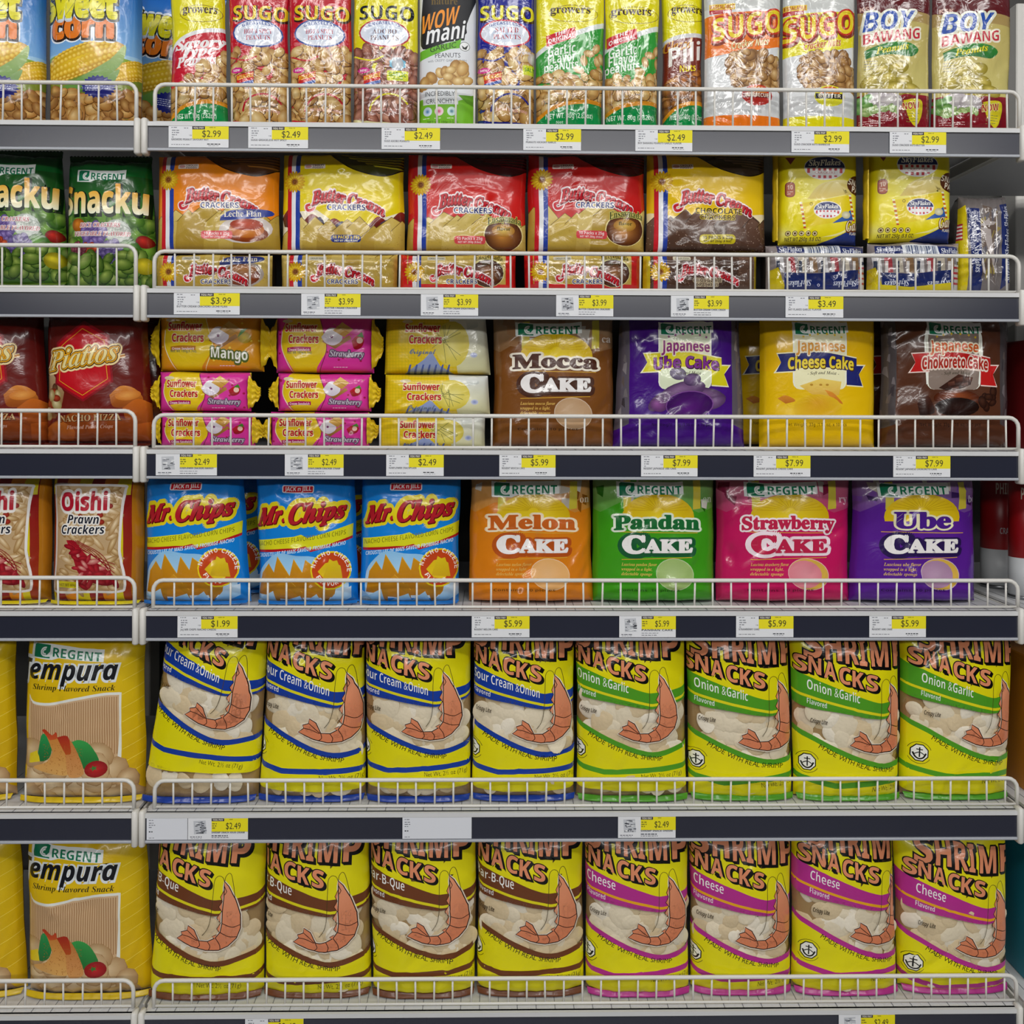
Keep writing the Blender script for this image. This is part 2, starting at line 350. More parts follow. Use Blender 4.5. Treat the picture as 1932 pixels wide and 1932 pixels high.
# ---------------------------------------------------------------- packets
def surface(w, h, T, p, pv, seed, wr, quad, nu=26, nv=32, stand=False, flare=0., flat_b=False):
    """front skin of a filled packet: grid positions (x, y, z), y = 0 at its most forward point"""
    R = random.Random(seed); so = Vector((seed*7.31 % 97, seed*3.7 % 89, seed*1.9 % 71))
    t = np.linspace(0, 1, nu+1); U = .45*t+.55*(.5-.5*np.cos(np.pi*t)); t = np.linspace(0, 1, nv+1); V = .6*t+.4*(.5-.5*np.cos(np.pi*t))
    cr = []
    for _ in range(int(11*wr)+2):
        x0, z0 = R.uniform(-.1, 1.1), R.choice([R.uniform(0, .25), R.uniform(.7, 1.05), R.uniform(0, 1)]); a = R.uniform(-1.2, 1.2)+(math.pi/2 if R.random() < .5 else 0); l = R.uniform(.15, .5)
        cr.append((x0, z0, math.cos(a), math.sin(a), l, R.uniform(.008, .022), R.choice((-1, 1))*R.uniform(.0012, .0034)*wr))
    npl = R.randint(4, 7); ph = R.uniform(0, 6)
    P = np.zeros((nu+1, nv+1, 3)); K = h/w
    tl, tr, bl, br = quad
    for i, u in enumerate(U):
        s_ = 2*u-1; fu = max(0, 1-abs(s_)**p)**.5
        for j, v in enumerate(V):
            q = 2*v-1
            fv = (1-max(0, 1-v)**2.2*.0)*(max(0, 1-abs(q)**pv))**.5
            if stand: fv = (max(0, 1-max(0, q)**pv))**.5*(1-.45*v)*(1-.35*max(0, 1-v*7)**2)
            elif flat_b and q < 0: fv = (max(0, 1-abs(q)**(pv*(3 if T < .032 else 2))))**.5
            rel = T*fu*fv
            x, z = u*w, v*h; n1 = noise.noise(Vector((x*22, z*22, 0))+so); n2 = noise.noise(Vector((x*55, z*55, 4))+so)
            e_ = min(1, fu*1.6)*min(1, fv*1.8)
            rel += wr*e_*(.0016*n1+.0008*n2)
            for dv, sg in ((1-v, 1), (v, -1)):
                rel += wr*.0016*math.exp(-dv*h/.022)*math.sin(npl*6.283*u+ph*sg+3*n1)*min(1, fu*1.5)*min(1., fv*3)
            for x0, z0, cx, cz, l, sg, am in cr:
                du, dv = (u-x0), (v-z0)*K; al = du*cx+dv*cz; pe = -du*cz+dv*cx
                if 0 < al < l and abs(pe) < .1: rel += am*e_*math.sin(math.pi*al/l)*math.exp(-(pe/(sg*1.6))**2)
            tap = 1-flare*fv*(1-abs(q)**2)*.5
            xe0 = (1-v)*bl+v*tl; xe1 = (1-v)*br+v*tr
            X = -w/2+xe0+u*(w+xe1-xe0); X = X*tap+.0009*wr*abs(s_)**3*noise.noise(Vector((0 if s_ < 0 else 9, z*18, 1))+so)*2
            Z = z+(.004*wr*noise.noise(Vector((x*20, 3, 5))+so)*abs(q)**6*(1 if q > 0 else 0))
            P[i, j] = (X, T-rel, Z)
    return U, V, P
def gnorm(P):
    du = np.gradient(P, axis=0); dv = np.gradient(P, axis=1); n = np.cross(du, dv); n /= np.maximum(1e-9, np.linalg.norm(n, axis=2))[..., None]
    n[n[..., 1] > 0] *= -1; return n
DZ = 2.2e-5
def conform(T, U, V, P, N, box, quad_px, lift=6e-5, edge=None):
    """lay print triangles (photo px) on the skin"""
    x0, x1, y0, y1 = box; tl, tr, bl, br = quad_px; 
    if any(quad_px): T = splitgrid(splitgrid(T, 0, step=50.), 1, step=50.)
    v = (y1-T[..., 1])/(y1-y0); xa = x0+(1-v)*bl+v*tl; xb = x1+(1-v)*br+v*tr; u = (T[..., 0]-xa)/(xb-xa)
    T = T.copy(); T[..., 0] = u; T[..., 1] = v
    for ax in (0, 1):
        T = cutat(T, ax, 0.)[1]; T = cutat(T, ax, 1.)[0]
    T = splitknots(splitknots(T, 0, U[1:-1]), 1, V[1:-1])
    T[..., 0] = np.interp(T[..., 0], U, np.arange(len(U))); T[..., 1] = np.interp(T[..., 1], V, np.arange(len(V)))
    T = cull(splitgrid(T, 0, True), len(U)-1, len(V)-1)
    a = T[:, 1, :2]-T[:, 0, :2]; b = T[:, 2, :2]-T[:, 0, :2]; ar = a[:, 0]*b[:, 1]-a[:, 1]*b[:, 0]; T = T[np.abs(ar) > 1e-7]; ar = ar[np.abs(ar) > 1e-7]
    T[ar < 0] = T[ar < 0][:, ::-1]
    c = T[..., :2].mean(1); i = np.clip(np.floor(c[:, 0]).astype(int), 0, len(U)-2)[:, None]; j = np.clip(np.floor(c[:, 1]).astype(int), 0, len(V)-2)[:, None]
    fa = T[..., 0]-i; fb = T[..., 1]-j; up = ((c[:, 0]-i[:, 0]) >= (c[:, 1]-j[:, 0]))[:, None, None]
    def lerp(G):
        a_, b_, c_, d_ = G[i, j], G[i+1, j], G[i+1, j+1], G[i, j+1]; x, y = fa[..., None], fb[..., None]
        return np.where(up, a_+x*(b_-a_)+y*(c_-b_), a_+y*(d_-a_)+x*(c_-d_))
    p = lerp(P); n = lerp(N); n /= np.linalg.norm(n, axis=2)[..., None]
    off = lift+DZ*T[..., 2:3]
    if edge is not None: off = off+edge*np.clip(np.minimum(np.minimum(T[..., 0:1], len(U)-1-T[..., 0:1])/3., T[..., 1:2]/3.), 0, 1)
    return p+n*off, n, T[..., 3:6], T[..., :3]
def tri_mesh(name, parts, mats, parent):
    """parts: (positions, normals, colours, keys, material) -> one mesh with print colours and true skin normals"""
    pv, nv, fv, cv, mv = [], [], [], [], []; base = 0
    for p, n, c, k, m in parts:
        K = np.round(k.reshape(-1, 3)*[2048, 2048, 1]).astype(np.int64); key = (K[:, 2]*200003+K[:, 0])*200003+K[:, 1]
        _, first, inv = np.unique(key, return_index=True, return_inverse=True)
        pv.append(p.reshape(-1, 3)[first]); nv.append(n.reshape(-1, 3)[first]); fv.append(inv.reshape(-1, 3)+base); cv.append(c.reshape(-1, 3)); mv.append(np.full(len(p), m)); base += len(first)
    pv, nv, fv, cv, mv = map(np.concatenate, (pv, nv, fv, cv, mv))
    me = bpy.data.meshes.new(name); me.vertices.add(len(pv)); me.vertices.foreach_set('co', pv.ravel().astype(np.float32))
    me.loops.add(len(fv)*3); me.loops.foreach_set('vertex_index', fv.ravel().astype(np.int32)); me.polygons.add(len(fv))
    me.polygons.foreach_set('loop_start', np.arange(0, len(fv)*3, 3, dtype=np.int32)); me.polygons.foreach_set('material_index', mv.astype(np.int32))
    for m in mats: me.materials.append(m)
    ca = me.color_attributes.new('Col', 'BYTE_COLOR', 'CORNER'); cc = np.ones((len(cv), 4), np.float32); cc[:, :3] = np.clip(cv, 0, 1); ca.data.foreach_set('color_srgb', cc.ravel())
    me.update(); na = me.attributes.new('custom_normal', 'FLOAT_VECTOR', 'POINT'); na.data.foreach_set('vector', nv.ravel().astype(np.float32)); me.update()
    return link(bpy.data.objects.new(name, me), parent)
def gridparts(P, N, col, mati, flip=False):
    nu, nv = P.shape[0]-1, P.shape[1]-1; i, j = np.meshgrid(np.arange(nu), np.arange(nv), indexing='ij'); i, j = i.ravel(), j.ravel()
    q = [(i, j), (i+1, j), (i+1, j+1), (i, j+1)]; T = np.concatenate([np.stack([np.stack(q[k], -1) for k in t], 1) for t in ((0, 1, 2), (0, 2, 3))])
    if flip: T = T[:, ::-1]
    p = P[T[..., 0], T[..., 1]]; n = N[T[..., 0], T[..., 1]]; k = np.concatenate([T, np.full(T.shape[:2]+(1,), 9000 if flip else 8000)], -1)
    return p, n, np.broadcast_to(np.array(hx(col)), p.shape), k, mati
def seal_strip(name, w, z0, z1, yfun, col, parent, seed, filmname, flare=.006, teeth=True):
    """crimped flat end of a packet with a zigzag edge"""
    n = 48; V, Fc, N = [], [], []; R = random.Random(seed); so = Vector((seed, 2, 7))
    for k in range(5):
        f = k/4
        for i in range(n+1):
            u = i/n; x = (-.5+u)*(w+2*flare*f); z = z0+(z1-z0)*f
            if teeth and k == 4: z += (z1-z0)*(.12 if i % 2 else -.02)
            y = yfun(u, f)+.0012*noise.noise(Vector((u*6, f, 0))+so)+(.0003 if k % 2 else -.0003)
            V.append((x, y, z))
    for k in range(4):
        for i in range(n):
            a = k*(n+1)+i; Fc.append((a, a+1, a+n+2, a+n+1))
    m = len(V); V += [(x, y+.0009, z) for x, y, z in V]; Fc += [tuple(m+i for i in reversed(q)) for q in Fc]
    rimq = []
    for i in range(n): rimq += [(i, m+i, m+i+1, i+1), (4*(n+1)+i, 4*(n+1)+i+1, m+4*(n+1)+i+1, m+4*(n+1)+i)]
    me = mesh_np(name, V, Fc+rimq, [FILMS[filmname]()], parent)
    ca = me.data.color_attributes.new('Col', 'BYTE_COLOR', 'POINT'); cc = np.ones((len(V), 4), np.float32); cc[:, :3] = hx(col); ca.data.foreach_set('color_srgb', cc.ravel()); return me
NBAG = [0]
def packet(name, label, cat, group, art, x0, x1, y0, row, y1=None, Y=.034, T=.026, Tb=None, p=2.3, pv=5., quad=(0, 0, 0, 0), base='#888888', body=None, fl='gloss', wr=1., seed=None,
           stand=False, flare=.02, seals=None, window=None, chips=None, flat_b=False, nu=26, nv=32, partname='pouch', gap=0., extra=None):
    x0 += 1.2; x1 -= 1.2
    NBAG[0] += 1; seed = seed or NBAG[0]*3+1; Tb = T if Tb is None else Tb
    if y1 is None:
        y1 = PX((W((x0+x1)/2, 900, Y).x, Y, DECK[row]+.0018))[1]
    P0 = W((x0+x1)/2, y1, Y); s = SC(P0); w, h = (x1-x0)*s, (y1-y0)*s
    t = thing(name, label, cat, P0, group); q = tuple(a*s for a in quad)
    U, V, P = surface(w, h, T, p, pv, seed, wr, q, nu, nv, stand, flare, flat_b); N = gnorm(P)
    parts = []
    BK = P.copy(); BK[..., 1] = T+(T-P[..., 1])*Tb/T+.0004; NB = N.copy(); NB[..., 1] *= -1
    d = D(); art(d); tr = d.tris(); box = (x0, x1, y0, y1)
    if gap: # clear pack: inner liner under a printed film
        parts.append(gridparts(P+N*0, N, base, 0)); a = conform(tr, U, V, P, N, box, quad, edge=gap); parts.append((*a, 0))
    else:
        full = D(); full.rect(x0-60, y0-60, x1+60, y1+60, base); tr[..., 2] += 1
        parts.append((*conform(np.concatenate([full.tris(), tr]), U, V, P, N, box, quad), 0))
    parts.append(gridparts(BK, NB, body or base, 0, True))
    o = tri_mesh(partname, parts, [FILMS[fl]()], t)
    if window is not None:
        g = D(); window(g); a = conform(g.tris(), U, V, P, N, box, quad, edge=gap); tri_mesh('clear_window', [(*a, 0)], [clearfilm()], t)
    if chips is not None: chips(t, U, V, P, N, box, quad, s)
    if seals:
        sb, st, hb = seals
        if sb: seal_strip('bottom_seal', w+q[3]-q[2]-.004, .0008, hb*s, lambda u, f: (.009 if flat_b else T*.75)-.006*(1-f)+.012*abs(2*u-1)**4*(1 if flat_b else 0), sb, t, seed, fl, .0018, False).location.x = (q[2]+q[3])/2
        if st: seal_strip('top_seal', w+q[1]-q[0], h-.004, h+.006, lambda u, f: T, st, t, seed+5, fl, .001).location.x = (q[0]+q[1])/2
    if extra: extra(t, s, w, h, T)
    return t
def dup(t, dx, dy, dz, label, group=None, rot=0.):
    r = t.copy(); COL.objects.link(r); r.location = t.location+Vector((dx, dy, dz)); r['label'] = label; r.rotation_euler[2] = rot
    if group: r['group'] = group
    elif 'group' in r: del r['group']
    for c in t.children:
        k = c.copy(); COL.objects.link(k); k.parent = r
    return r
# ---------------------------------------------------------------- artwork of the top shelf
NUT = [('#e9cf94', '#b98a45'), ('#e0bf7e', '#a87838'), ('#f0dca8', '#c09650'), ('#d9b36e', '#9a6b30')]
NUTR = [('#c99079', '#7d4436'), ('#b97c68', '#6d382c'), ('#d8a58c', '#8d5544')]
NUTG = [('#d9b277', '#8a5f2c'), ('#c99d5f', '#7c5225'), ('#e3c28c', '#97682f')]
YEL = '#e6dc12'
def a_sweetcorn(d):
    d.rect(60, -70, 270, 120, '#0b57b4', '#8fc0ec'); d.rect(60, 100, 270, 135, '#9cc9ec', '#dfe9c8'); d.band([(60, 108), (150, 98), (270, 112)], [(60, 130), (150, 130), (270, 130)], '#8fae3c')
    d.rect(60, 128, 270, 240, '#6f8f2a', '#a07f3a')
    def cob(x0, y0, x1, y1, w, sd):
        n = 15; L = math.hypot(x1-x0, y1-y0); a = math.degrees(math.atan2(y1-y0, x1-x0)); ux, uy = (x1-x0)/L, (y1-y0)/L
        d.ell((x0+x1)/2, (y0+y1)/2, L*.56, w, '#f0cc28', '#b98b12', a, 26, (0, -.2))
        rr = random.Random(sd)
        for k in range(-3, 4):
            for i in range(n+4):
                t = (i+.5*(k % 2))/(n+3); ww = w*max(0, 1-abs(2*t-1)**2.5)**.5; o = ww*math.sin(k*.42)
                d.ell(x0+ux*L*t-uy*o, y0+uy*L*t+ux*o, L/n*.46, w*.17*math.cos(k*.36), '#fbe26a', '#dca91c' if k < 2 else '#c28c14', a, 8, (-.2, -.3))
    cob(200, 148, 275, 112, 18, 3); cob(70, 140, 224, 88, 28, 1)
    d.poly(smooth([(110, 165), (160, 140), (205, 112), (232, 80), (228, 112), (205, 140), (165, 168), (130, 180)]), '#b9cf86', '#4d7f2d'); d.poly(smooth([(150, 178), (190, 150), (222, 128), (205, 165), (170, 190)]), '#8fb06a', '#39682a')
    d.pile([(70, 175), (100, 165), (150, 180), (210, 175), (268, 165), (268, 232), (70, 232)], 60, 10, [('#f0d296', '#b8813a'), ('#e8c27c', '#a87032'), ('#d8ac68', '#8f5c28')], 5, 1.5, '#6d451a')
    d.burst(184, 163, 33, 22, 22, '#181f7c'); d.tiny(160, 157, 46, 4, '#cfd6f2', 4, 8)
    d.text('corn', 92, 69, 118, 44, '#ea7d1e', 'bold', [(.15, '#eef4fb', 0, 1), (.09, '#2a1408', 1, 2)], .05); d.text('Sweet', 74, 31, 142, 50, '#e8e01c', 'bold', [(.13, '#dfeaf7', 0, 0), (.09, '#20240c', 1, 2)], .05)
    d.text('Mr.', 76, 24, 14, 8, '#eef', 'bold', rot=-60)
def growers_top(d, x0, x1, ya, yb, dx=0):
    d.rect(x0-5, -60, x1+5, 130, YEL); d.ring((x0+x1)/2+6, 22, (x1-x0)*.36, 17, 1.3, '#8d7a10'); d.text('growers', x0+28, 21, (x1-x0)*.58, 16, '#3a1d08', 'serif', fat=.014)
def growers_low(d, x0, x1, yo=0, sd=1, nut=NUT):
    w = x1-x0; Y = lambda f, y: y+yo
    d.pile([(x0, 166+yo), (x1, 150+yo), (x1, 205+yo), (x0, 226+yo)], 34, 10, nut, sd, 1.25, '#5b3c16')
    d.band([(x0-3, 222+yo), (x0+w*.3, 196+yo), (x0+w*.7, 186+yo), (x1+3, 190+yo)], [(x0-3, 234+yo), (x0+w*.3, 206+yo), (x0+w*.7, 195+yo), (x1+3, 198+yo)], '#e99a1d')
    d.band([(x0-3, 231+yo), (x0+w*.3, 204+yo), (x0+w*.7, 194+yo), (x1+3, 197+yo)], [(x0-3, 262+yo), (x0+w*.3, 262+yo), (x0+w*.7, 262+yo), (x1+3, 262+yo)], '#0e9048')
    d.text('NET WT. 80g (2.82oz)', x0+w*.15, 223+yo, w*.68, 9, '#d8efdc', 'bold', rise=2); d.text('Net', x0+w*.3, 232+yo, w*.1, 5, '#bfe3c8', 'bold')
def a_growers_savory(d):
    growers_top(d, 313, 425, 80, 50); d.band([(308, 104), (330, 72), (370, 54), (430, 44)], [(308, 180), (330, 180), (370, 180), (430, 180)], '#e8eaea'); d.band([(308, 112), (330, 80), (370, 62), (430, 52)], [(308, 240), (330, 240), (370, 240), (430, 240)], '#c8102c')
    for t, x, y, w in (('Savory', 326, 92, 92), ('Type', 340, 108, 62), ('Peanuts', 330, 126, 76)): d.text(t, x, y, w, 19, '#f3eff0', 'serifbi', [(.03, '#f3eff0', 0, 0)], rise=10)
    d.pile([(350, 140), (372, 122), (400, 118), (424, 88), (426, 175), (320, 178)], 26, 8.5, NUT, 4, 1.3, '#6b3a18'); growers_low(d, 313, 425, 0, 9)
def a_growers_garlic(d, sd=2, yo=0):
    growers_top(d, 1010, 1142, 95, 35); d.band([(1004, 98), (1050, 70), (1100, 50), (1148, 32)], [(1004, 150), (1050, 150), (1100, 150), (1148, 150)], '#dfe6e2'); d.band([(1004, 108), (1050, 80), (1100, 60), (1148, 42)], [(1004, 240), (1050, 240), (1100, 240), (1148, 240)], '#2e9a35')
    d.poly([(1030, 64), (1085, 48), (1087, 68), (1031, 85)], '#cf1b32'); d.text('THE', 1046, 66, 22, 7.5, '#fff', 'bold', rise=6); d.text('ORIGINAL', 1034, 79, 50, 8, '#fff', 'bold', rise=12)
    for t, x, y, w, h in (('GarLic', 1034, 104, 52, 18), ('FLavor', 1034, 119, 52, 17), ('peaNuts', 1027, 134, 64, 16)): d.text(t, x, y+yo, w, h, '#eef7ee', 'bold', rise=8)
    for x, y, r in ((1126, 88, -60), (1102, 112, 80), (1128, 112, 90), (1092, 130, 20), (1136, 106, 70), (1132, 132, 80), (1112, 98, 10)): d.ell(x, y, 11, 7, '#efd7a0', '#a87a35', r)
    d.pile([(1012, 146), (1050, 140), (1090, 142), (1140, 132), (1142, 172), (1012, 172)], 26, 8.5, NUT, sd, 1.35, '#4d5a22'); growers_low(d, 1010, 1142, 0, sd+7)
def a_growers_pili(d):
    growers_top(d, 1240, 1345, 70, 60); d.band([(1236, 80), (1270, 66), (1300, 60), (1348, 56)], [(1236, 150), (1270, 150), (1300, 150), (1348, 150)], '#d9dadb'); d.band([(1236, 90), (1270, 74), (1300, 68), (1348, 64)], [(1236, 240), (1270, 240), (1300, 240), (1348, 240)], '#7a2c1b')
    d.text('Glazed', 1252, 96, 56, 19, '#e8a51d', 'serifbi', rise=10); d.text('Pili', 1262, 124, 62, 34, '#f2efe8', 'bold', rise=16); d.text('Nuts', 1283, 135, 32, 13, '#f0d91a', 'bold', rise=5)
    d.pile([(1250, 156), (1290, 142), (1330, 130), (1330, 174), (1250, 174)], 20, 10, [('#e09a3c', '#7f3f14'), ('#c97a2a', '#652e10'), ('#f0b95a', '#93501c')], 3, 1.6, '#3d190c'); growers_low(d, 1250, 1345, 2, 5, [('#b57a3c', '#5f3413'), ('#c98d4c', '#6d3f18')])
def sugo(d, body, txt, rim, lines, lc, nut, bot, sd, lab='#e8ecf6'):
    d.rect(530, -60, 665, 260, body); d.text('SUGO', 552, 33, 104, 27, txt, 'bold', [(.05, '#3a1408' if txt != '#16181f' else '#e9e020', 1, 2)], rise=-2)
    d.pile([(532, 96), (560, 90), (600, 92), (640, 90), (664, 96), (664, 250), (532, 250)], 92, 9.5, nut, sd, 1.45, '#5b3517'); d.line([(538, 100), (575, 112), (600, 104)], 3, body, sm=True)
    d.ell(600, 60, 49, 27, rim, None, 4); d.ell(600, 60, 46, 24, '#c3d6ee', lab, 4); d.text('GREASELESS', 570, 47, 60, 6, '#2b4f9a', 'bold', arc=4)
    for (t, x, y, w, h) in lines: d.text(t, x, y, w, h, lc, 'serif')
    d.poly([(560, 140), (594, 132), (594, 150), (562, 158)], '#c9201c'); d.text('RESEALABLE', 562, 149, 31, 7.5, '#f5d21b', 'bold', rise=6); d.text('PACK', 576, 156, 17, 4, '#fff', 'bold', rise=3); d.poly([(561, 156), (594, 149), (594, 155), (563, 161)], '#3458a8'); d.burst(561, 130, 13, 6, 9, '#d2228a'); d.text('NEW', 554, 132, 13, 4, '#fff', 'bold')
    d.pile([(575, 205), (590, 180), (615, 174), (640, 186), (655, 225), (575, 225)], 16, 11, nut, sd+1, 1.5, '#4c2a12'); d.ring(612, 212, 40, 38, 3.5, body, 185, 330)
    d.band([(530, 219), (570, 227), (600, 229), (664, 231)], [(530, 262), (570, 262), (600, 262), (664, 262)], bot); d.text('NET WT 3.53 OZ (100g)', 585, 208, 58, 5, '#f0b7b0', 'bold', rise=-3)
def a_sugo_hot(d): d.dxy(-117); sugo(d, '#c21429', '#e9c81a', '#2f4f9c', [('HOT & SPICY', 574, 60, 54, 9), ('PEANUTS', 578, 72, 46, 9)], '#b5223a', NUT, '#bf1226', 21)
def a_sugo_red(d): sugo(d, '#c21429', '#e9c81a', '#2f4f9c', [('HOT & SPICY', 574, 60, 54, 9), ('PEANUTS', 578, 72, 46, 9)], '#b5223a', NUT, '#bf1226', 33)
def a_sugo_adobo(d):
    d.dxy(123); sugo(d, '#e5da14', '#16181f', '#b51f32', [('ADOBO', 578, 61, 46, 9), ('PEANUTS', 574, 73, 54, 9)], '#5c3038', NUTR, '#d8d29a', 44)
    d.burst(626, 118, 17, 13, 8, '#7fc3e0'); d.ell(626, 118, 11, 13, '#e3e6ea', '#aab3bd'); d.rrect(606, 131, 646, 150, 3, '#d9e021'); d.text('GARLIC', 610, 142, 32, 8, '#3f8a2a', 'bold'); d.text('FLAVOR', 618, 148, 18, 4, '#3f8a2a', 'bold')
def a_sugo_salted(d):
    d.dxy(352); sugo(d, '#1c2390', '#e9e020', '#c8203a', [('SALTED', 582, 58, 44, 10), ('PEANUTS', 578, 71, 52, 9)], '#b02238', NUT, '#20257f', 55)
    d.rrect(634, 119, 668, 138, 3, '#d5df22'); d.text('SALTED', 638, 131, 28, 7, '#3f8a2a', 'bold'); d.ell(652, 106, 9, 11, '#e9e3df', '#b9a79d'); d.text('The', 626, 92, 12, 5, '#dfe4f7', 'bold'); d.text('Original', 624, 98, 24, 6, '#dfe4f7', 'bold')
def a_wow(d):
    d.rect(780, -60, 905, 260, '#dfe3e8'); d.poly(smooth([(798, -40), (898, -40), (880, 40), (878, 60), (845, 76), (796, 88), (792, 40)]), '#15171d')
    d.text('nagaraya' if False else 'nature', 812, 4, 50, 14, '#6b5520', 'serif'); d.text('WOW', 790, 60, 72, 34, '#f2962a', 'bold', [(.05, '#15171d', 0, 1)], shear=.15, rise=20); d.text('mani', 802, 80, 72, 32, '#f4f6f8', 'bold', [(.07, '#15171d', 0, 1)], shear=.12, rise=12)
    d.poly([(790, 92), (862, 74), (870, 70), (866, 88), (850, 90), (790, 110)], '#6cb82d'); d.text('GARLIC', 810, 96, 50, 11, '#20301a', 'sans', rise=9); d.ell(876, 84, 10, 9, '#f2f4f5'); d.ring(876, 84, 10, 9, 1, '#59615d'); d.poly([(870, 82), (876, 86), (883, 80), (879, 90), (873, 89)], '#2b2f2c')
    d.text('PEANUTS', 820, 107, 48, 9, '#3c4048', 'sans', rise=1); d.text('with CRISPY GARLIC CHIPS', 806, 115, 74, 5, '#7b818a', 'sans', rise=1)
    d.ell(845, 146, 44, 16, '#d6dade', '#dfe3e8'); d.pile([(796, 156), (822, 134), (870, 118), (882, 150), (870, 158)], 17, 9, NUT, 6, 1.4, '#a9824a')
    d.poly(smooth([(784, 184), (820, 186), (862, 190), (900, 178), (900, 264), (784, 264)]), '#76bd22'); d.poly([(864, 178), (900, 176), (900, 200), (880, 192)], '#5f9d1c'); d.rect(797, 168, 864, 196, '#dfe3e8'); d.text('INCREDIBLY', 801, 180, 57, 9, '#33373d', 'sans'); d.text('CRUNCHY!', 803, 194, 53, 9, '#33373d', 'sans')
    for x, c, g in ((806, '#2a72b5', '#cfe3f5'), (828, '#c2265a', '#f7d3df'), (852, '#2a6a8a', '#cfe9e5')): d.ell(x, 209, 8.5, 8.5, g); d.ell(x, 209, 5, 5, c, g); d.tiny(x-9, 221, 18, 1, '#dff0c6', 4, 2)
    d.text('NET WT 100g (3.5oz)', 806, 231, 58, 5, '#30500f', 'sans')
def cracker_nuts(d, body, sd, sub, ovc, ovt, yo=0):
    d.rect(1322, -60, 1490, 260, '#dde0e2'); d.rect(1322, -60, 1490, 12, '#c9ccc9'); d.band([(1324, 28+yo), (1380, 20+yo), (1440, 16+yo), (1490, 12+yo)], [(1324, 106+yo), (1380, 98+yo), (1440, 90+yo), (1490, 78+yo)], body)
    d.rect(1341, 3, 1388, 14, '#e9c431'); d.text('RESEALABLE', 1343, 12, 43, 7, '#a31d16', 'bold'); d.rect(1341, 14, 1382, 22, '#b81f2b'); d.text('PACK', 1366, 21, 15, 5, '#fff', 'bold')
    d.text('SUGO', 1346, 75+yo, 134, 42, '#ecd21b', 'bold', [(.1, '#8a2e12', 2, 3), (.06, '#c8321a', 0, 0)], rise=22); d.text('NATURAL & CRUNCHY', 1376, 28+yo, 56, 5, '#6d3a10', 'bold', rise=3)
    d.text('Cracker Nuts', 1381, 90+yo, 72, 13, '#f4e7a8' if body != YEL else '#c4511a', 'boldi', [(.05, '#9c3d10' if body != YEL else '#f4e7a8', 0, 0)], rise=10)
    d.pile(smooth([(1376, 112), (1392, 98), (1440, 94), (1474, 110), (1484, 140), (1470, 166), (1420, 168), (1388, 160), (1374, 136)], 40), 62, 8.5, NUTG, sd, 1.25, '#6a4620')
    d.ell(1430, 190, 62, 30, '#cfd2d4', '#dde0e2'); d.ell(1430, 178, 30, 20, ovc, None); d.ell(1430, 170, 20, 10, '#f0a72a', '#cf5d18'); d.rect(1402, 173, 1458, 183, '#7a1410' if body != YEL else '#15171d'); d.text(ovt, 1408, 181, 44, 7, '#f4ead0', 'bold')
    d.text('NET WT 100g (3.53 OZ)', 1384, 211, 54, 5, '#8b8f92', 'bold'); d.band([(1324, 217), (1380, 216), (1440, 217), (1490, 218)], [(1324, 236), (1380, 236), (1440, 236), (1490, 236)], body); d.rect(1322, 236, 1490, 260, '#dde0e2')
def a_cn_orange(d): cracker_nuts(d, '#ee7a1c', 3, 0, '#c3271b', 'BARBECUE')
def a_cn_yellow(d): d.dxy(137, 2); cracker_nuts(d, YEL, 8, 0, '#e4e02a', 'BUTTER')
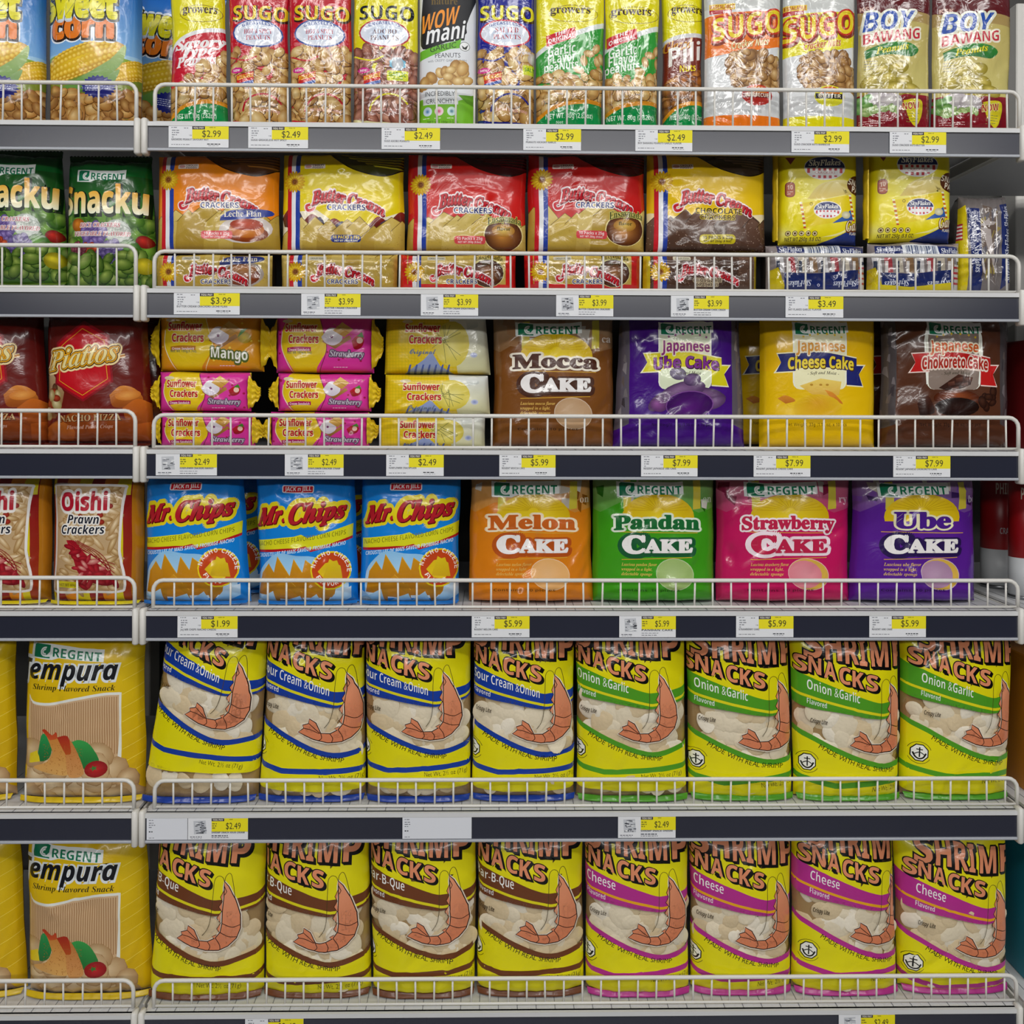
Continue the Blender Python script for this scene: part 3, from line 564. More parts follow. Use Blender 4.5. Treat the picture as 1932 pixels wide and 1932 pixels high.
def a_bawang(d):
    d.rect(1615, -60, 1780, 260, '#b9a45c', '#d3cc7e'); d.rect(1615, -60, 1780, 20, '#5d1318'); d.band([(1615, 14), (1660, 24), (1720, 16), (1780, 22)], [(1615, 40), (1660, 44), (1720, 36), (1780, 42)], '#a98f55')
    d.text('KSK', 1628, 16, 26, 8, '#d9b0a0', 'bold'); d.text('BOY', 1631, 56, 100, 36, '#1f4fae', 'boldi', [(.1, '#e6e9d8', 0, 1)], rise=6, h2=34); d.text('BAWANG', 1632, 80, 108, 19, '#c3263a', 'bold', [(.13, '#f1ead6', 0, 0)], rise=12)
    d.poly(smooth([(1634, 92), (1660, 82), (1690, 76), (1722, 78), (1738, 90), (1722, 104), (1690, 100), (1660, 102), (1636, 108)]), '#2f8a2b', '#1c6a2a'); d.text('Peanuts', 1655, 99, 62, 13, '#eadf1c', 'serifbi', [(.03, '#6d7a10', .6, .8)], rise=10); d.tiny(1634, 112, 24, 4, '#8b8a88', 5, 4)
    d.rect(1615, 176, 1780, 260, '#8e1a26', '#7c1220')
    for x, y, rx, ry, r in ((1668, 130, 20, 12, -20), (1697, 125, 20, 13, -8), (1648, 150, 22, 13, -30), (1678, 147, 22, 14, 0), (1708, 150, 17, 13, 25), (1690, 166, 34, 14, -5), (1652, 172, 24, 12, 10), (1723, 166, 20, 11, 20)): d.ell(x, y, rx, ry, '#dcca6a', '#8f8022', r, 20, (-.2, -.35))
    d.ell(1656, 186, 24, 17, '#e6e2e0', '#a89fa6', 0, 20, (-.2, -.3)); d.ell(1682, 190, 22, 16, '#efecea', '#b0a7ad', 0, 20, (-.2, -.3)); d.line([(1656, 170), (1652, 186), (1656, 202)], 1, '#b9b0b4'); d.pile([(1626, 188), (1640, 178), (1640, 200), (1626, 204)], 6, 8, [('#9ed07a', '#4c8a34')], 2, 1.6); d.pile([(1628, 204), (1690, 200), (1694, 208), (1632, 214)], 12, 5, [('#cfe0a4', '#7fa552')], 3, 1.6)
    d.poly(smooth([(1706, 188), (1726, 184), (1744, 188), (1742, 216), (1730, 236), (1714, 216), (1706, 188)]), '#e2d321'); d.text('NOW', 1704, 206, 34, 13, '#c01e2c', 'bold', [(.06, '#f7ef9a', 0, 0)], rise=4); d.tiny(1712, 212, 26, 4, '#8d8a45', 5, 7)
    d.tiny(1627, 226, 44, 3, '#e2b7b4', 4, 5); d.ell(1690, 246, 46, 7, '#2a0c10')
# ---------------------------------------------------------------- second shelf
def veg(d, x, y, sd=0):
    R = random.Random(sd)
    d.pile([(x, y-20), (x+40, y-60), (x+80, y-40), (x+120, y-70), (x+165, y-50), (x+170, y+20), (x, y+20)], 40, 13, [('#5b8a2c', '#234a14'), ('#7aa83a', '#365f1a'), ('#8fb24a', '#3d6420')], sd, 1.3)
    for px, py, r, c, c2 in ((28, -38, 13, '#e08a2a', '#8d4a10'), (104, -26, 22, '#dfe2dd', '#9aa59a'), (150, -8, 12, '#cf3226', '#6d120e'), (126, 6, 17, '#6fa548', '#2f5a1c')): d.ell(x+px, y+py, r*1.15, r, c, c2, 20, 18, (-.2, -.3))
    for px, py, r, c, c2 in ((60, -20, 24, '#9a86c4', '#54407f'), (50, 14, 18, '#d8633a', '#7d2412'), (92, 12, 22, '#8474ac', '#43346d'), (26, 8, 15, '#a4586a', '#521c2c'), (100, -34, 12, '#e6e8e2', '#a3ada2')):
        d.ell(x+px, y+py, r*1.05, r*.95, c2, None); d.pile([(x+px+r*math.cos(k), y+py+r*.9*math.sin(k)) for k in np.arange(0, 6.28, .6)], 26, r*.26, [(c, c2)], int(px), 1.2)
    d.pile([(x, y+20), (x+170, y+16), (x+170, y+68), (x, y+68)], 32, 16, [('#a3b85a', '#46661c'), ('#8fa84c', '#37561a'), ('#b9c67a', '#557a2a')], sd+4, .6, '#24400f')
    d.ell(x+150, y+38, 17, 16, '#e3cf2a', '#8d8412', 0, 18, (-.2, -.3))
def a_snacku(d):
    d.rect(90, 270, 300, 580, '#0b4a1e', '#4b7a22'); d.rect(90, 270, 300, 330, '#0a3316', '#0f6a2a'); d.poly([(110, 410), (160, 395), (230, 400), (290, 390), (290, 500), (110, 500)], '#5c8a28', '#6a9a30')
    for x in (132, 160, 200, 236, 258): d.poly([(x, 380), (x+16, 370), (x+10, 460), (x-2, 460)], '#557f26', '#6c9630')
    d.rect(90, 360, 300, 400, '#1d5f22', '#3f7a26'); veg(d, 116, 462, 3)
    d.regent(140, 318, 94, 22, 0, 3)
    d.text('Snacku', 108, 401, 162, 50, '#f0a51c', 'bold', [(.07, '#0e2410', 2, 3)], c2='#f6f7dc', fat=.02)
    d.text('RICE CRACKERS', 148, 428, 78, 8, '#b23a4c', 'serifbi', [(.09, '#efe6e4', 0, 0)]); d.text('VEGETABLE FLAVORED', 136, 444, 108, 8, '#b23a4c', 'serifbi', [(.09, '#efe6e4', 0, 0)], rise=-1)
def sunflower(d, x, y, r):
    for k in range(18): a = k*20; d.ell(x+.62*r*math.cos(math.radians(a)), y+.62*r*math.sin(math.radians(a)), r*.42, r*.15, '#f0c81c', '#cf9a10', a, 10)
    for k in range(14): a = k*25.7+9; d.ell(x+.5*r*math.cos(math.radians(a)), y+.5*r*math.sin(math.radians(a)), r*.34, r*.13, '#f7da3a', '#d8a514', a, 10)
    d.ell(x, y, r*.33, r*.33, '#9a5a1a', '#5c2f0c'); d.ring(x, y, r*.3, r*.3, r*.07, '#c98a2a')
def bclogo(d, x, y, w, k=1., oc='#f6e3e6'):
    """flourished two-word logo in an arch"""
    c = '#c9202e'; h = 22*k; o = [(.13, oc, 0, 0), (.06, '#7c1420', 0.6*k, .8*k)]
    for pas in (0, 1):
        cc, lw = ((oc, 9*k), (c, 5*k))[pas]
        d.line(smooth([(x+w*.10, y-4*k), (x+w*.07, y+7*k), (x+w*.01, y+9*k), (x-w*.01, y+1*k), (x+w*.04, y-2*k)], 20), lw, cc)
    d.text('Butter', x+w*.06, y, w*.43, h*1.12, c, 'serifbi', o, rise=2*k, arc=7*k, fat=.012); d.text('Cream', x+w*.52, y-1*k, w*.46, h*1.0, c, 'serifbi', o, rise=-22*k, arc=6*k, fat=.012, h2=h*.9)
def crackerpile(d, x0, x1, ytop, ybot, cols, sd, speck, jag):
    R = random.Random(sd); n = 9
    for k in range(n):
        x = x0-10+(x1-x0)*k/n*1.05; w = (x1-x0)*R.uniform(.2, .3); y = ytop+jag*R.uniform(-.5, .6)+10*abs(k-n/2)/n; c = R.choice(cols); a = R.uniform(-.35, .35)
        p = [(x, y+16), (x+w*.42, y-6), (x+w, y+20+a*30), (x+w*.8, ybot+20), (x-w*.1, ybot+20)]; d.poly(p, c[0], c[1]); d.line(p[:3], 1.2, c[2])
    q = []
    for _ in range(260):
        x, y = R.uniform(x0, x1), R.uniform(ytop+14, ybot); r = R.uniform(.7, 1.6); q.append([(x, y), (x+r*1.6, y+r*.4), (x+r*.5, y+r*1.3)])
    d.add(np.array(q), hx(speck))
CRK = [('#d2b75c', '#a88a30', '#6d5216'), ('#c4a648', '#9a7a26', '#634a12'), ('#dcc674', '#b39440', '#7a5e1e')]
CHO = [('#6a4c3c', '#3f2a20', '#2a1a12'), ('#5d4234', '#36241b', '#22140e'), ('#75584a', '#4a3429', '#2d1c14')]
def bcream(d, base, x0, x1, kind, yo=0, sd=1):
    """big family pack; drawn for the orange one at x 288..522 and shifted"""
    choc = kind == 'choc'
    d.rect(x0-10, 270, x1+10, 490, base)
    if kind == 'plain':
        d.poly([(x0, 398+yo), (x0+70, 392+yo), (x0+110, 420+yo), (x0+150, 425+yo), (x1, 390+yo), (x1, 470), (x0, 470)], '#f3ead0')
        R = random.Random(4); 
        for k in range(6): xx = x0+k*42; yy = (392, 404, 412, 424, 408, 396)[k]+yo; d.poly(smooth([(xx, yy+12), (xx+20, yy-4), (xx+44, yy+18), (xx+30, yy+34), (xx+6, yy+30)]), '#8a2b22', '#3d1512'); d.poly(smooth([(xx+22, yy+8), (xx+36, yy+2), (xx+44, yy+22), (xx+28, yy+24)]), '#4a4a6a', '#2a2036')
    if choc: d.poly([(x0, 395+yo), (x0+90, 410+yo), (x0+150, 408+yo), (x1, 396+yo), (x1, 480), (x0, 480)], '#f2e3b8')
    crackerpile(d, x0, x1, (414 if kind == 'plain' else 398)+yo, 470+yo, CHO if choc else CRK, sd, '#a8907f' if choc else '#a88a3a', 16 if choc else 22)
    # clear notch with the inner rolls showing
    nt = smooth([(x0+86, 282), (x0+104, 298), (x0+138, 318), (x0+185, 330), (x0+212, 326), (x1+4, 312)], 30); dk = {'flan': '#4a2a12', 'plain': '#3b3a10', 'ens': '#35080c', 'choc': '#33261e'}[kind]
    d.poly(nt+[(x1+6, 280), (x0+86, 280)], dk); lt = {'flan': '#8a5a22', 'plain': '#a8a020', 'ens': '#6d1a22', 'choc': '#6b5545'}[kind]
    for k in range(5): d.poly([(x0+112+k*16, 290+k*5), (x1, 290+k*6), (x1, 293+k*6), (x0+116+k*16, 293+k*5)], lt)
    d.line(nt, 2.2, '#1d120a')
    rx = x0+13
    for k, c in enumerate(('#c9202c', '#eceff2', '#2440a0')): d.rect(rx+k*8.2, 270, rx+k*8.2+8.4, 490, c)
    sunflower(d, x0+27, 338+yo, 20); d.rrect(x0+46, 309, x0+86, 318, 2, '#e9dcd4'); d.text('CROLEY', x0+62, 313.5, 22, 3.5, '#5a4038', 'bold'); d.text('FOODS', x0+62, 317.5, 20, 3, '#5a4038', 'bold'); d.ell(x0+54, 313.5, 6, 3, '#c99')
    bclogo(d, x0+52, 384+yo, 148, 1.0)
    if choc: d.text('CHOCOLATE', x0+90, 398+yo, 88, 10, '#33170c', 'bold', [(.05, '#f0d820', 0, 0)], rise=-2); d.text('CRACKERS', x0+99, 409+yo, 66, 9, '#33170c', 'bold', [(.05, '#f0d820', 0, 0)], rise=-2)
    else: d.text('CRACKERS', x0+90, 392+yo, 72, 10, '#1d2f7e', 'bold', [(.12, '#f4efe6', 0, 0)])
    if kind == 'flan':
        d.ell(x0+174, 432+yo, 50, 26, '#efe9e4', '#cfc4bd', -4); d.poly(smooth([(x0+128, 408+yo), (x0+150, 396+yo), (x0+215, 394+yo), (x0+224, 404+yo), (x0+180, 412+yo), (x0+126, 416+yo)]), '#2c3f94'); d.text('Leche Flan', x0+134, 409+yo, 70, 12, '#efe8d8', 'serif', rise=2)
        d.ell(x0+176, 440+yo, 40, 16, '#b5541c', '#7a3410'); d.ell(x0+176, 432+yo, 33, 16, '#e0924a', '#b8641f', 0, 20, (0, .3)); d.ell(x0+176, 423+yo, 31, 11, '#c8471c', '#9c3414', 0, 20, (-.3, -.3))
    if kind == 'ens':
        d.ell(x0+184, 432+yo, 38, 32, '#f0e2a0'); d.ell(x0+184, 433+yo, 36, 30, '#c98a3c', '#4c2410', 0, 26, (-.1, .1)); d.ell(x0+184, 424+yo, 22, 12, '#e0c060', '#a8742a'); d.text('Ensaymada', x0+154, 414+yo, 64, 14, '#2a3410', 'serif', [(.05, '#d8d070', 0, 0)], arc=6); d.text('flavor', x0+172, 424+yo, 26, 7, '#2a3410', 'serif')
    if kind == 'plain': d.rrect(x0+97, 439+yo, x0+154, 453+yo, 6, '#22307e'); d.text('10 PACKS x 25g', x0+101, 446+yo, 50, 5.5, '#f2d33a', 'bold'); d.text('NET WT 250g (8.8oz)', x0+104, 451.5+yo, 44, 3.4, '#e6e2cc', 'bold')
    elif choc: d.rrect(x0+98, 438+yo, x0+166, 456+yo, 7, '#c3b31e'); d.text('10 PACKS x 25g', x0+104, 447+yo, 56, 6, '#33240e', 'bold'); d.text('NET WT 250g (8.8oz)', x0+106, 453+yo, 52, 4, '#33240e', 'bold')
    else: d.rrect(x0+91, 435+yo, x0+150, 450+yo, 5, '#d64a50'); d.text('10 Packs x 25g', x0+96, 442.5+yo, 48, 5.5, '#f6dedc', 'bold'); d.text('NET WT 250g (8.8oz)', x0+98, 448+yo, 44, 3.4, '#f6dedc', 'bold')
def bcsmall(d, base, x0, kind, lx=0):
    """end face of the pack lying under it, about 225 px wide, y 478..545"""
    choc = kind == 'choc'; x1 = x0+232; d.rect(x0-10, 460, x1+10, 560, base if kind == 'ens' else ('#8a7a1c' if choc else '#b79a54'))
    crackerpile(d, x0+(20 if kind == 'ens' else 0), x1-(20 if kind == 'ens' else 0), 462, 538, CHO if choc else CRK, len(kind), '#94796a' if choc else '#a88a3a', 8)
    if kind in ('ens',): d.rect(x0-8, 460, x0+16, 560, base); d.rect(x1-30, 460, x1+8, 560, base); d.rect(x0-8, 536, x1+8, 560, base)
    if choc: d.rect(x0-8, 460, x0+12, 560, '#cdb51c'); d.rect(x1-22, 460, x1+8, 560, '#b59d1c')
    rx = x0+18
    for k, c in enumerate(('#c9202c', '#e6e8ea', '#2440a0')): d.rect(rx+k*8, 460, rx+k*8+8.4, 560, c)
    sunflower(d, x0+30, 513, 19); d.rrect(x0+54, 483, x0+88, 491, 2, '#d8d0b8'); d.text('CROLEY FOODS', x0+58, 489, 28, 3.5, '#4c5a48', 'bold')
    if kind == 'flan': d.ell(x0+165, 516, 44, 26, '#cfc2b8', '#a89c94'); d.ell(x0+168, 520, 34, 18, '#a8542c', '#6d3014'); d.ell(x0+168, 508, 28, 11, '#c08a5a', '#8f5a30'); d.poly(smooth([(x0+126, 494), (x0+146, 483), (x0+200, 482), (x0+206, 491), (x0+168, 498), (x0+126, 500)]), '#27397c'); d.text('Leche Flan', x0+130, 494, 66, 10, '#d8cfb8', 'serif', rise=2)
    if kind == 'ens': d.ell(x0+168, 514, 32, 28, '#d8cf8a'); d.ell(x0+168, 515, 30, 26, '#a8703a', '#3d1c0e'); d.text('Ensaymada', x0+144, 492, 52, 10, '#2a3410', 'serif', arc=4); d.text('flavor', x0+158, 500, 22, 6, '#2a3410', 'serif')
    bclogo(d, x0+62, 522, 118, .82)
    if choc: d.text('CHOCOLATE', x0+92, 532, 54, 7, '#33170c', 'bold', [(.08, '#d8c9a8', 0, 0)]); d.text('CRACKERS', x0+98, 540, 42, 6.5, '#33170c', 'bold', [(.08, '#d8c9a8', 0, 0)])
    else: d.text('CRACKERS', x0+90, 535, 58, 8, '#22347e', 'bold', [(.1, '#e6dfc8', 0, 0)])
def skylogo(d, x, y, w, h, sub=True):
    """oval: navy cap with the name, striped awning below"""
    d.ell(x, y, w/2+1.5, h/2+1.5, '#f2f0ea'); n = 20; a = [math.radians(180+180*i/n) for i in range(n+1)]
    d.poly([(x+w/2*math.cos(t), y+h/2*math.sin(t)) for t in a], '#1c2a6a'); b = [math.radians(180*i/n) for i in range(n+1)]; d.poly([(x+w/2*math.cos(t), y+h/2*math.sin(t)) for t in b], '#f0eeee')
    for k in range(-3, 4):
        xx = x+k*w*.135; m = math.sqrt(max(0, 1-((abs(k)*w*.135+w*.03)/(w/2))**2))*h/2
        if abs(k) == 3: d.rect(xx-w*.035, y+1, xx+w*.035, y+m*.95, '#c8303c')
        else: d.rect(xx-w*.035, y+h*.02, xx+w*.035, y+h*.13, '#c8303c'); d.rect(xx-w*.035, y+h*.33, xx+w*.035, min(y+h*.46, y+m), '#c8303c')
    d.text('SkyFlakes', x-w*.4, y-h*.08, w*.8, h*.27, '#f4f4f2', 'serifbi', fat=.01, rise=h*.03)
    if sub: d.text('CRACKERS', x-w*.26, y+h*.27, w*.52, h*.11, '#c8707a', 'sans')
def a_skyflakes(d):
    d.rect(1440, 270, 1640, 480, '#eada10'); d.ell(1560, 370, 75, 60, '#f5efb4', '#eada10'); d.ell(1480, 440, 40, 22, '#efe780', '#eada10')
    d.poly([(1483, 296), (1502, 296), (1492, 310)], '#7a2038'); skylogo(d, 1556, 316, 76, 44)
    for k in range(5): d.poly(smooth([(1522+k*9, 376-k*2), (1550+k*7, 346-k*1), (1600, 340+k*8), (1606, 362), (1560, 374)]), ('#f0e29a', '#e6d47c')[k % 2], '#d8bf5c')
    d.rrect(1482, 343, 1500, 372, 7, '#8f3f2c'); d.rrect(1484, 345, 1498, 370, 5.5, '#b55f40'); d.text('10', 1486, 357, 10, 8, '#f3d9c4', 'bold'); d.tiny(1486, 361, 10, 2, '#f3d9c4', 4)
    d.ell(1622, 348, 23, 19, '#6d3a16', '#522608'); d.text('SNACK', 1601, 346, 42, 11, '#f3ead4', 'bold', rot=10); d.text('PACK', 1608, 360, 32, 11, '#f3ead4', 'bold', rot=10)
    d.poly([(1510, 384), (1604, 367), (1612, 412), (1517, 430)], '#e8d012'); 
    for k in range(12):
        f = k/11; d.rect(1508+8*f, 382+46*f, 1513+8*f, 384.6+46*f, '#c0303c' if k % 2 else '#f2efe6'); d.rect(1602+9*f, 367+46*f, 1607+9*f, 369.6+46*f, '#c0303c' if k % 2 else '#f2efe6')
    d.poly([(1570, 421), (1596, 404), (1606, 395), (1612, 414)], '#2c5aa8'); d.ell(1597, 405, 9, 7, '#e9e6d2', '#bfb98c'); skylogo(d, 1561, 396, 50, 30, False); d.ring(1530, 385, 3, 3, 1, '#6d5a10')
    d.poly(smooth([(1548, 458), (1580, 446), (1610, 430), (1640, 412), (1645, 490), (1548, 490)]), '#22367e'); d.poly(smooth([(1550, 447), (1585, 438), (1612, 422), (1640, 402), (1640, 412), (1610, 430), (1580, 444)]), '#f3ec9a')
    d.text('Garlic', 1597, 436, 44, 20, '#f1e7c6', 'serifbi', [(.08, '#6d3a12', 0, 1)], rise=7); d.text('FLAVOR', 1605, 442, 22, 5, '#f1e7c6', 'bold')
    for k in range(5): d.ell(1488+k*12.5, 440, 5, 5, '#5a3a2a'); d.ell(1488+k*12.5, 440, 3.8, 3.8, '#efe4a8'); d.rect(1486+k*12.5, 438, 1490+k*12.5, 442, '#5a3a2a')
    d.text('NET WT 250g (8.8 OZ)', 1483, 454, 68, 6.5, '#4a3a14', 'bold', rise=1); d.rect(1478, 458, 1560, 480, '#eada10') if False else None
def a_skyfin(d):
    d.rect(1440, 270, 1490, 480, '#d8b80e')
def skyside(d, x0, x1, y0, y1, sd):
    """lying pack seen end-on: clear film, small packs behind it, navy labels upside down"""
    d.rect(x0-6, y0-6, x1+6, y1+6, '#8d8484'); R = random.Random(sd)
    for k in range(9):
        x = x0+8+k*(x1-x0)/9; d.poly([(x, y0+18), (x+14, y0+16), (x+18, y0+56), (x+4, y0+56)], ('#d8d6d8', '#a83a44', '#c9bfae', '#8d6d4c')[k % 4]); d.rect(x+3, y0+34, x+9, y0+56, ('#3a4258', '#e6e2e0')[k % 2])
    d.poly([(x0, y0+52), (x0+14, y0+46), (x0+30, y1), (x0, y1)], '#cdb91a'); d.rect(x1-14, y0+40, x1, y1, '#cfc9c2')
    for a in range(4): d.rect(x1-16, y0+44+a*10, x1, y0+48+a*10, '#b83a44')
    d.rect(x0+14, y0+4, x0+64, y0+24, '#1f2c66'); d.rect(x0+64, y0+3, x0+132, y0+24, '#dfe3ea'); R2 = random.Random(1); xx = x0+70
    while xx < x0+128: w = R2.choice((1, 1, 2, 3)); d.rect(xx, y0+5, xx+w, y0+22, '#5a6684'); xx += w+R2.choice((1, 2))
    d.rect(x0+132, y0+5, x1-4, y0+24, '#1f2c66'); d.text('SkyFlakes', x0+16, y0+17, 44, 10, '#e8ebf4', 'serifbi', rise=2); d.text('SkyFlakes', x0+136, y0+19, 40, 10, '#e8ebf4', 'serifbi')
    d.band([(x0+24, y1-34), (x0+80, y1-32), (x1-60, y1-36), (x1-18, y1-40)], [(x0+28, y1+4), (x0+80, y1+4), (x1-60, y1-2), (x1-18, y1-4)], '#1f2c66')
    for x in (x0+76, x1-22): d.text('SkyFlakes', x, y1-20, 46, 11, '#dfe4f2', 'serifbi', rot=176)
def a_skyside1(d): skyside(d, 1455, 1640, 458, 548, 2)
def a_skyside2(d): skyside(d, 1640, 1818, 458, 548, 5); d.poly([(1655, 556), (1655, 536), (1720, 541), (1800, 532), (1800, 556)], '#d9c614')
def a_skystand(d):
    d.rect(1800, 360, 1925, 560, '#77706f'); R = random.Random(3)
    for k in range(26): d.poly([(R.uniform(1840, 1890), R.uniform(380, 540)) for _ in range(3)], R.choice(('#b3a9a6', '#d9d2cf', '#6a5a50', '#9a8a4c', '#5d5a62')))
    d.poly([(1806, 400), (1826, 384), (1830, 550), (1812, 550)], '#d8c41a'); d.rect(1812, 420, 1820, 450, '#f0e9e4')
    for k in range(5): d.rect(1812, 420+k*7, 1821, 423.5+k*7, '#b8303c')
    d.poly([(1827, 390), (1849, 392), (1856, 550), (1838, 550)], '#1f2c66'); d.poly([(1890, 384), (1910, 380), (1912, 530), (1892, 545)], '#1f2c66'); d.poly([(1910, 382), (1920, 390), (1920, 540), (1911, 530)], '#cdb91a')
    d.text('SkyFlakes', 1833, 404, 52, 12, '#e8ebf4', 'serifbi', rot=86); d.text('SkyFlakes', 1838, 462, 52, 12, '#e8ebf4', 'serifbi', rot=86); d.text('SkyFlakes', 1911, 480, 50, 12, '#e8ebf4', 'serifbi', rot=-92); d.text('SkyFlakes', 1912, 530, 44, 12, '#e8ebf4', 'serifbi', rot=-92); d.text('SkyFlakes', 1909, 426, 40, 12, '#e8ebf4', 'serifbi', rot=-92)
# ---------------------------------------------------------------- third shelf artwork
def a_piattos(d):
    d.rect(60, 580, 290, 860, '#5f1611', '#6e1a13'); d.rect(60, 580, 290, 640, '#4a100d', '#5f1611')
    d.poly([(75, 710), (92, 704), (118, 740), (112, 770), (100, 790), (75, 790)], '#b9a37a', '#7a4a26'); d.ell(97, 733, 7, 10, '#6d4a2e', '#4a2a1a'); d.ell(88, 742, 6, 9, '#c02f22', '#7d150f'); d.pile([(78, 745), (105, 740), (110, 775), (80, 785)], 10, 8, [('#d8cfa4', '#8f7f4c'), ('#b84a2a', '#6d1f10')], 2)
    H = lambda s, c: d.poly([(152+a*s, 690+b*s) for a, b in ((0, -86), (52, -58), (60, 30), (4, 68), (-54, 34), (-50, -44))], c)
    H(1.0, '#8a1420'); H(.93, '#b9121f'); d.line([(152+a*.82, 690+b*.82) for a, b in ((0, -86), (52, -58), (60, 30), (4, 68), (-54, 34), (-50, -44))], 1.6, '#e0992a', True); H(.79, '#c01522')
    for pts, c, c2 in (([(205, 745), (225, 728), (248, 732), (262, 752), (250, 765), (214, 768)], '#d88a3a', '#8d4312'), ([(228, 770), (255, 752), (280, 772), (285, 815), (240, 800)], '#c86a22', '#7a350f'), ([(90, 800), (140, 778), (200, 782), (250, 800), (280, 840), (90, 840)], '#a8521c', '#5f260c'), ([(75, 810), (110, 795), (140, 815), (120, 845), (75, 845)], '#bf6a26', '#6d2c0e'), ([(250, 800), (285, 800), (290, 848), (255, 845)], '#b55a1e', '#5d240c')): d.poly(smooth(pts+pts[:1], 30), c, c2)
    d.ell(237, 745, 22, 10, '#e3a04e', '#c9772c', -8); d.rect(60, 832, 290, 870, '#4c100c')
    for off, c in ((7, '#f3e9c4'), (4.6, '#b5761a')): d.line(smooth([(196, 676), (212, 674), (232, 670)], 8), off, c)
    d.text('Piattos', 84, 700, 134, 36, '#eadb98', 'serifbi', [(.16, '#f0d9a0', 0, 0), (.09, '#3d1a08', 0, 0), (.06, '#e8a81c', 0, 0), (.015, '#5a2a0a', 0, 0)], shear=.1, rise=22)
    d.text('NACHO PIZZA', 110, 796, 116, 12, '#d8b884', 'serif', [(.03, '#5a2008', .6, .8)], rise=4); d.text('Flavored Potato Crisps', 124, 810, 88, 7, '#c9a08e', 'serifbi', rise=3)
PINK = '#d8359a'
def sandwich(d, x, y, k=1.):
    d.poly([(x-26*k, y+14*k), (x-4*k, y+26*k), (x+24*k, y+8*k), (x+20*k, y+2*k), (x-6*k, y+18*k), (x-22*k, y+6*k)], '#b5803a', '#8a5a20'); d.poly(smooth([(x-28*k, y+6*k), (x-14*k, y-10*k), (x+4*k, y-6*k), (x+8*k, y+10*k), (x-6*k, y+20*k), (x-20*k, y+16*k), (x-28*k, y+6*k)]), '#f0eef0', '#cfc4d4'); d.ell(x-10*k, y+5*k, 2.5*k, 2.5*k, '#7a3a6a')
    d.poly([(x-8*k, y-6*k), (x+8*k, y-20*k), (x+27*k, y-8*k), (x+12*k, y+6*k)], '#e6c268', '#c08a30')
    for t in (-.5, 0, .5): d.line([(x+t*14*k, y-13*k+8*t*k), (x+18*k+t*14*k, y-2*k+8*t*k)], .8, '#b5822c')
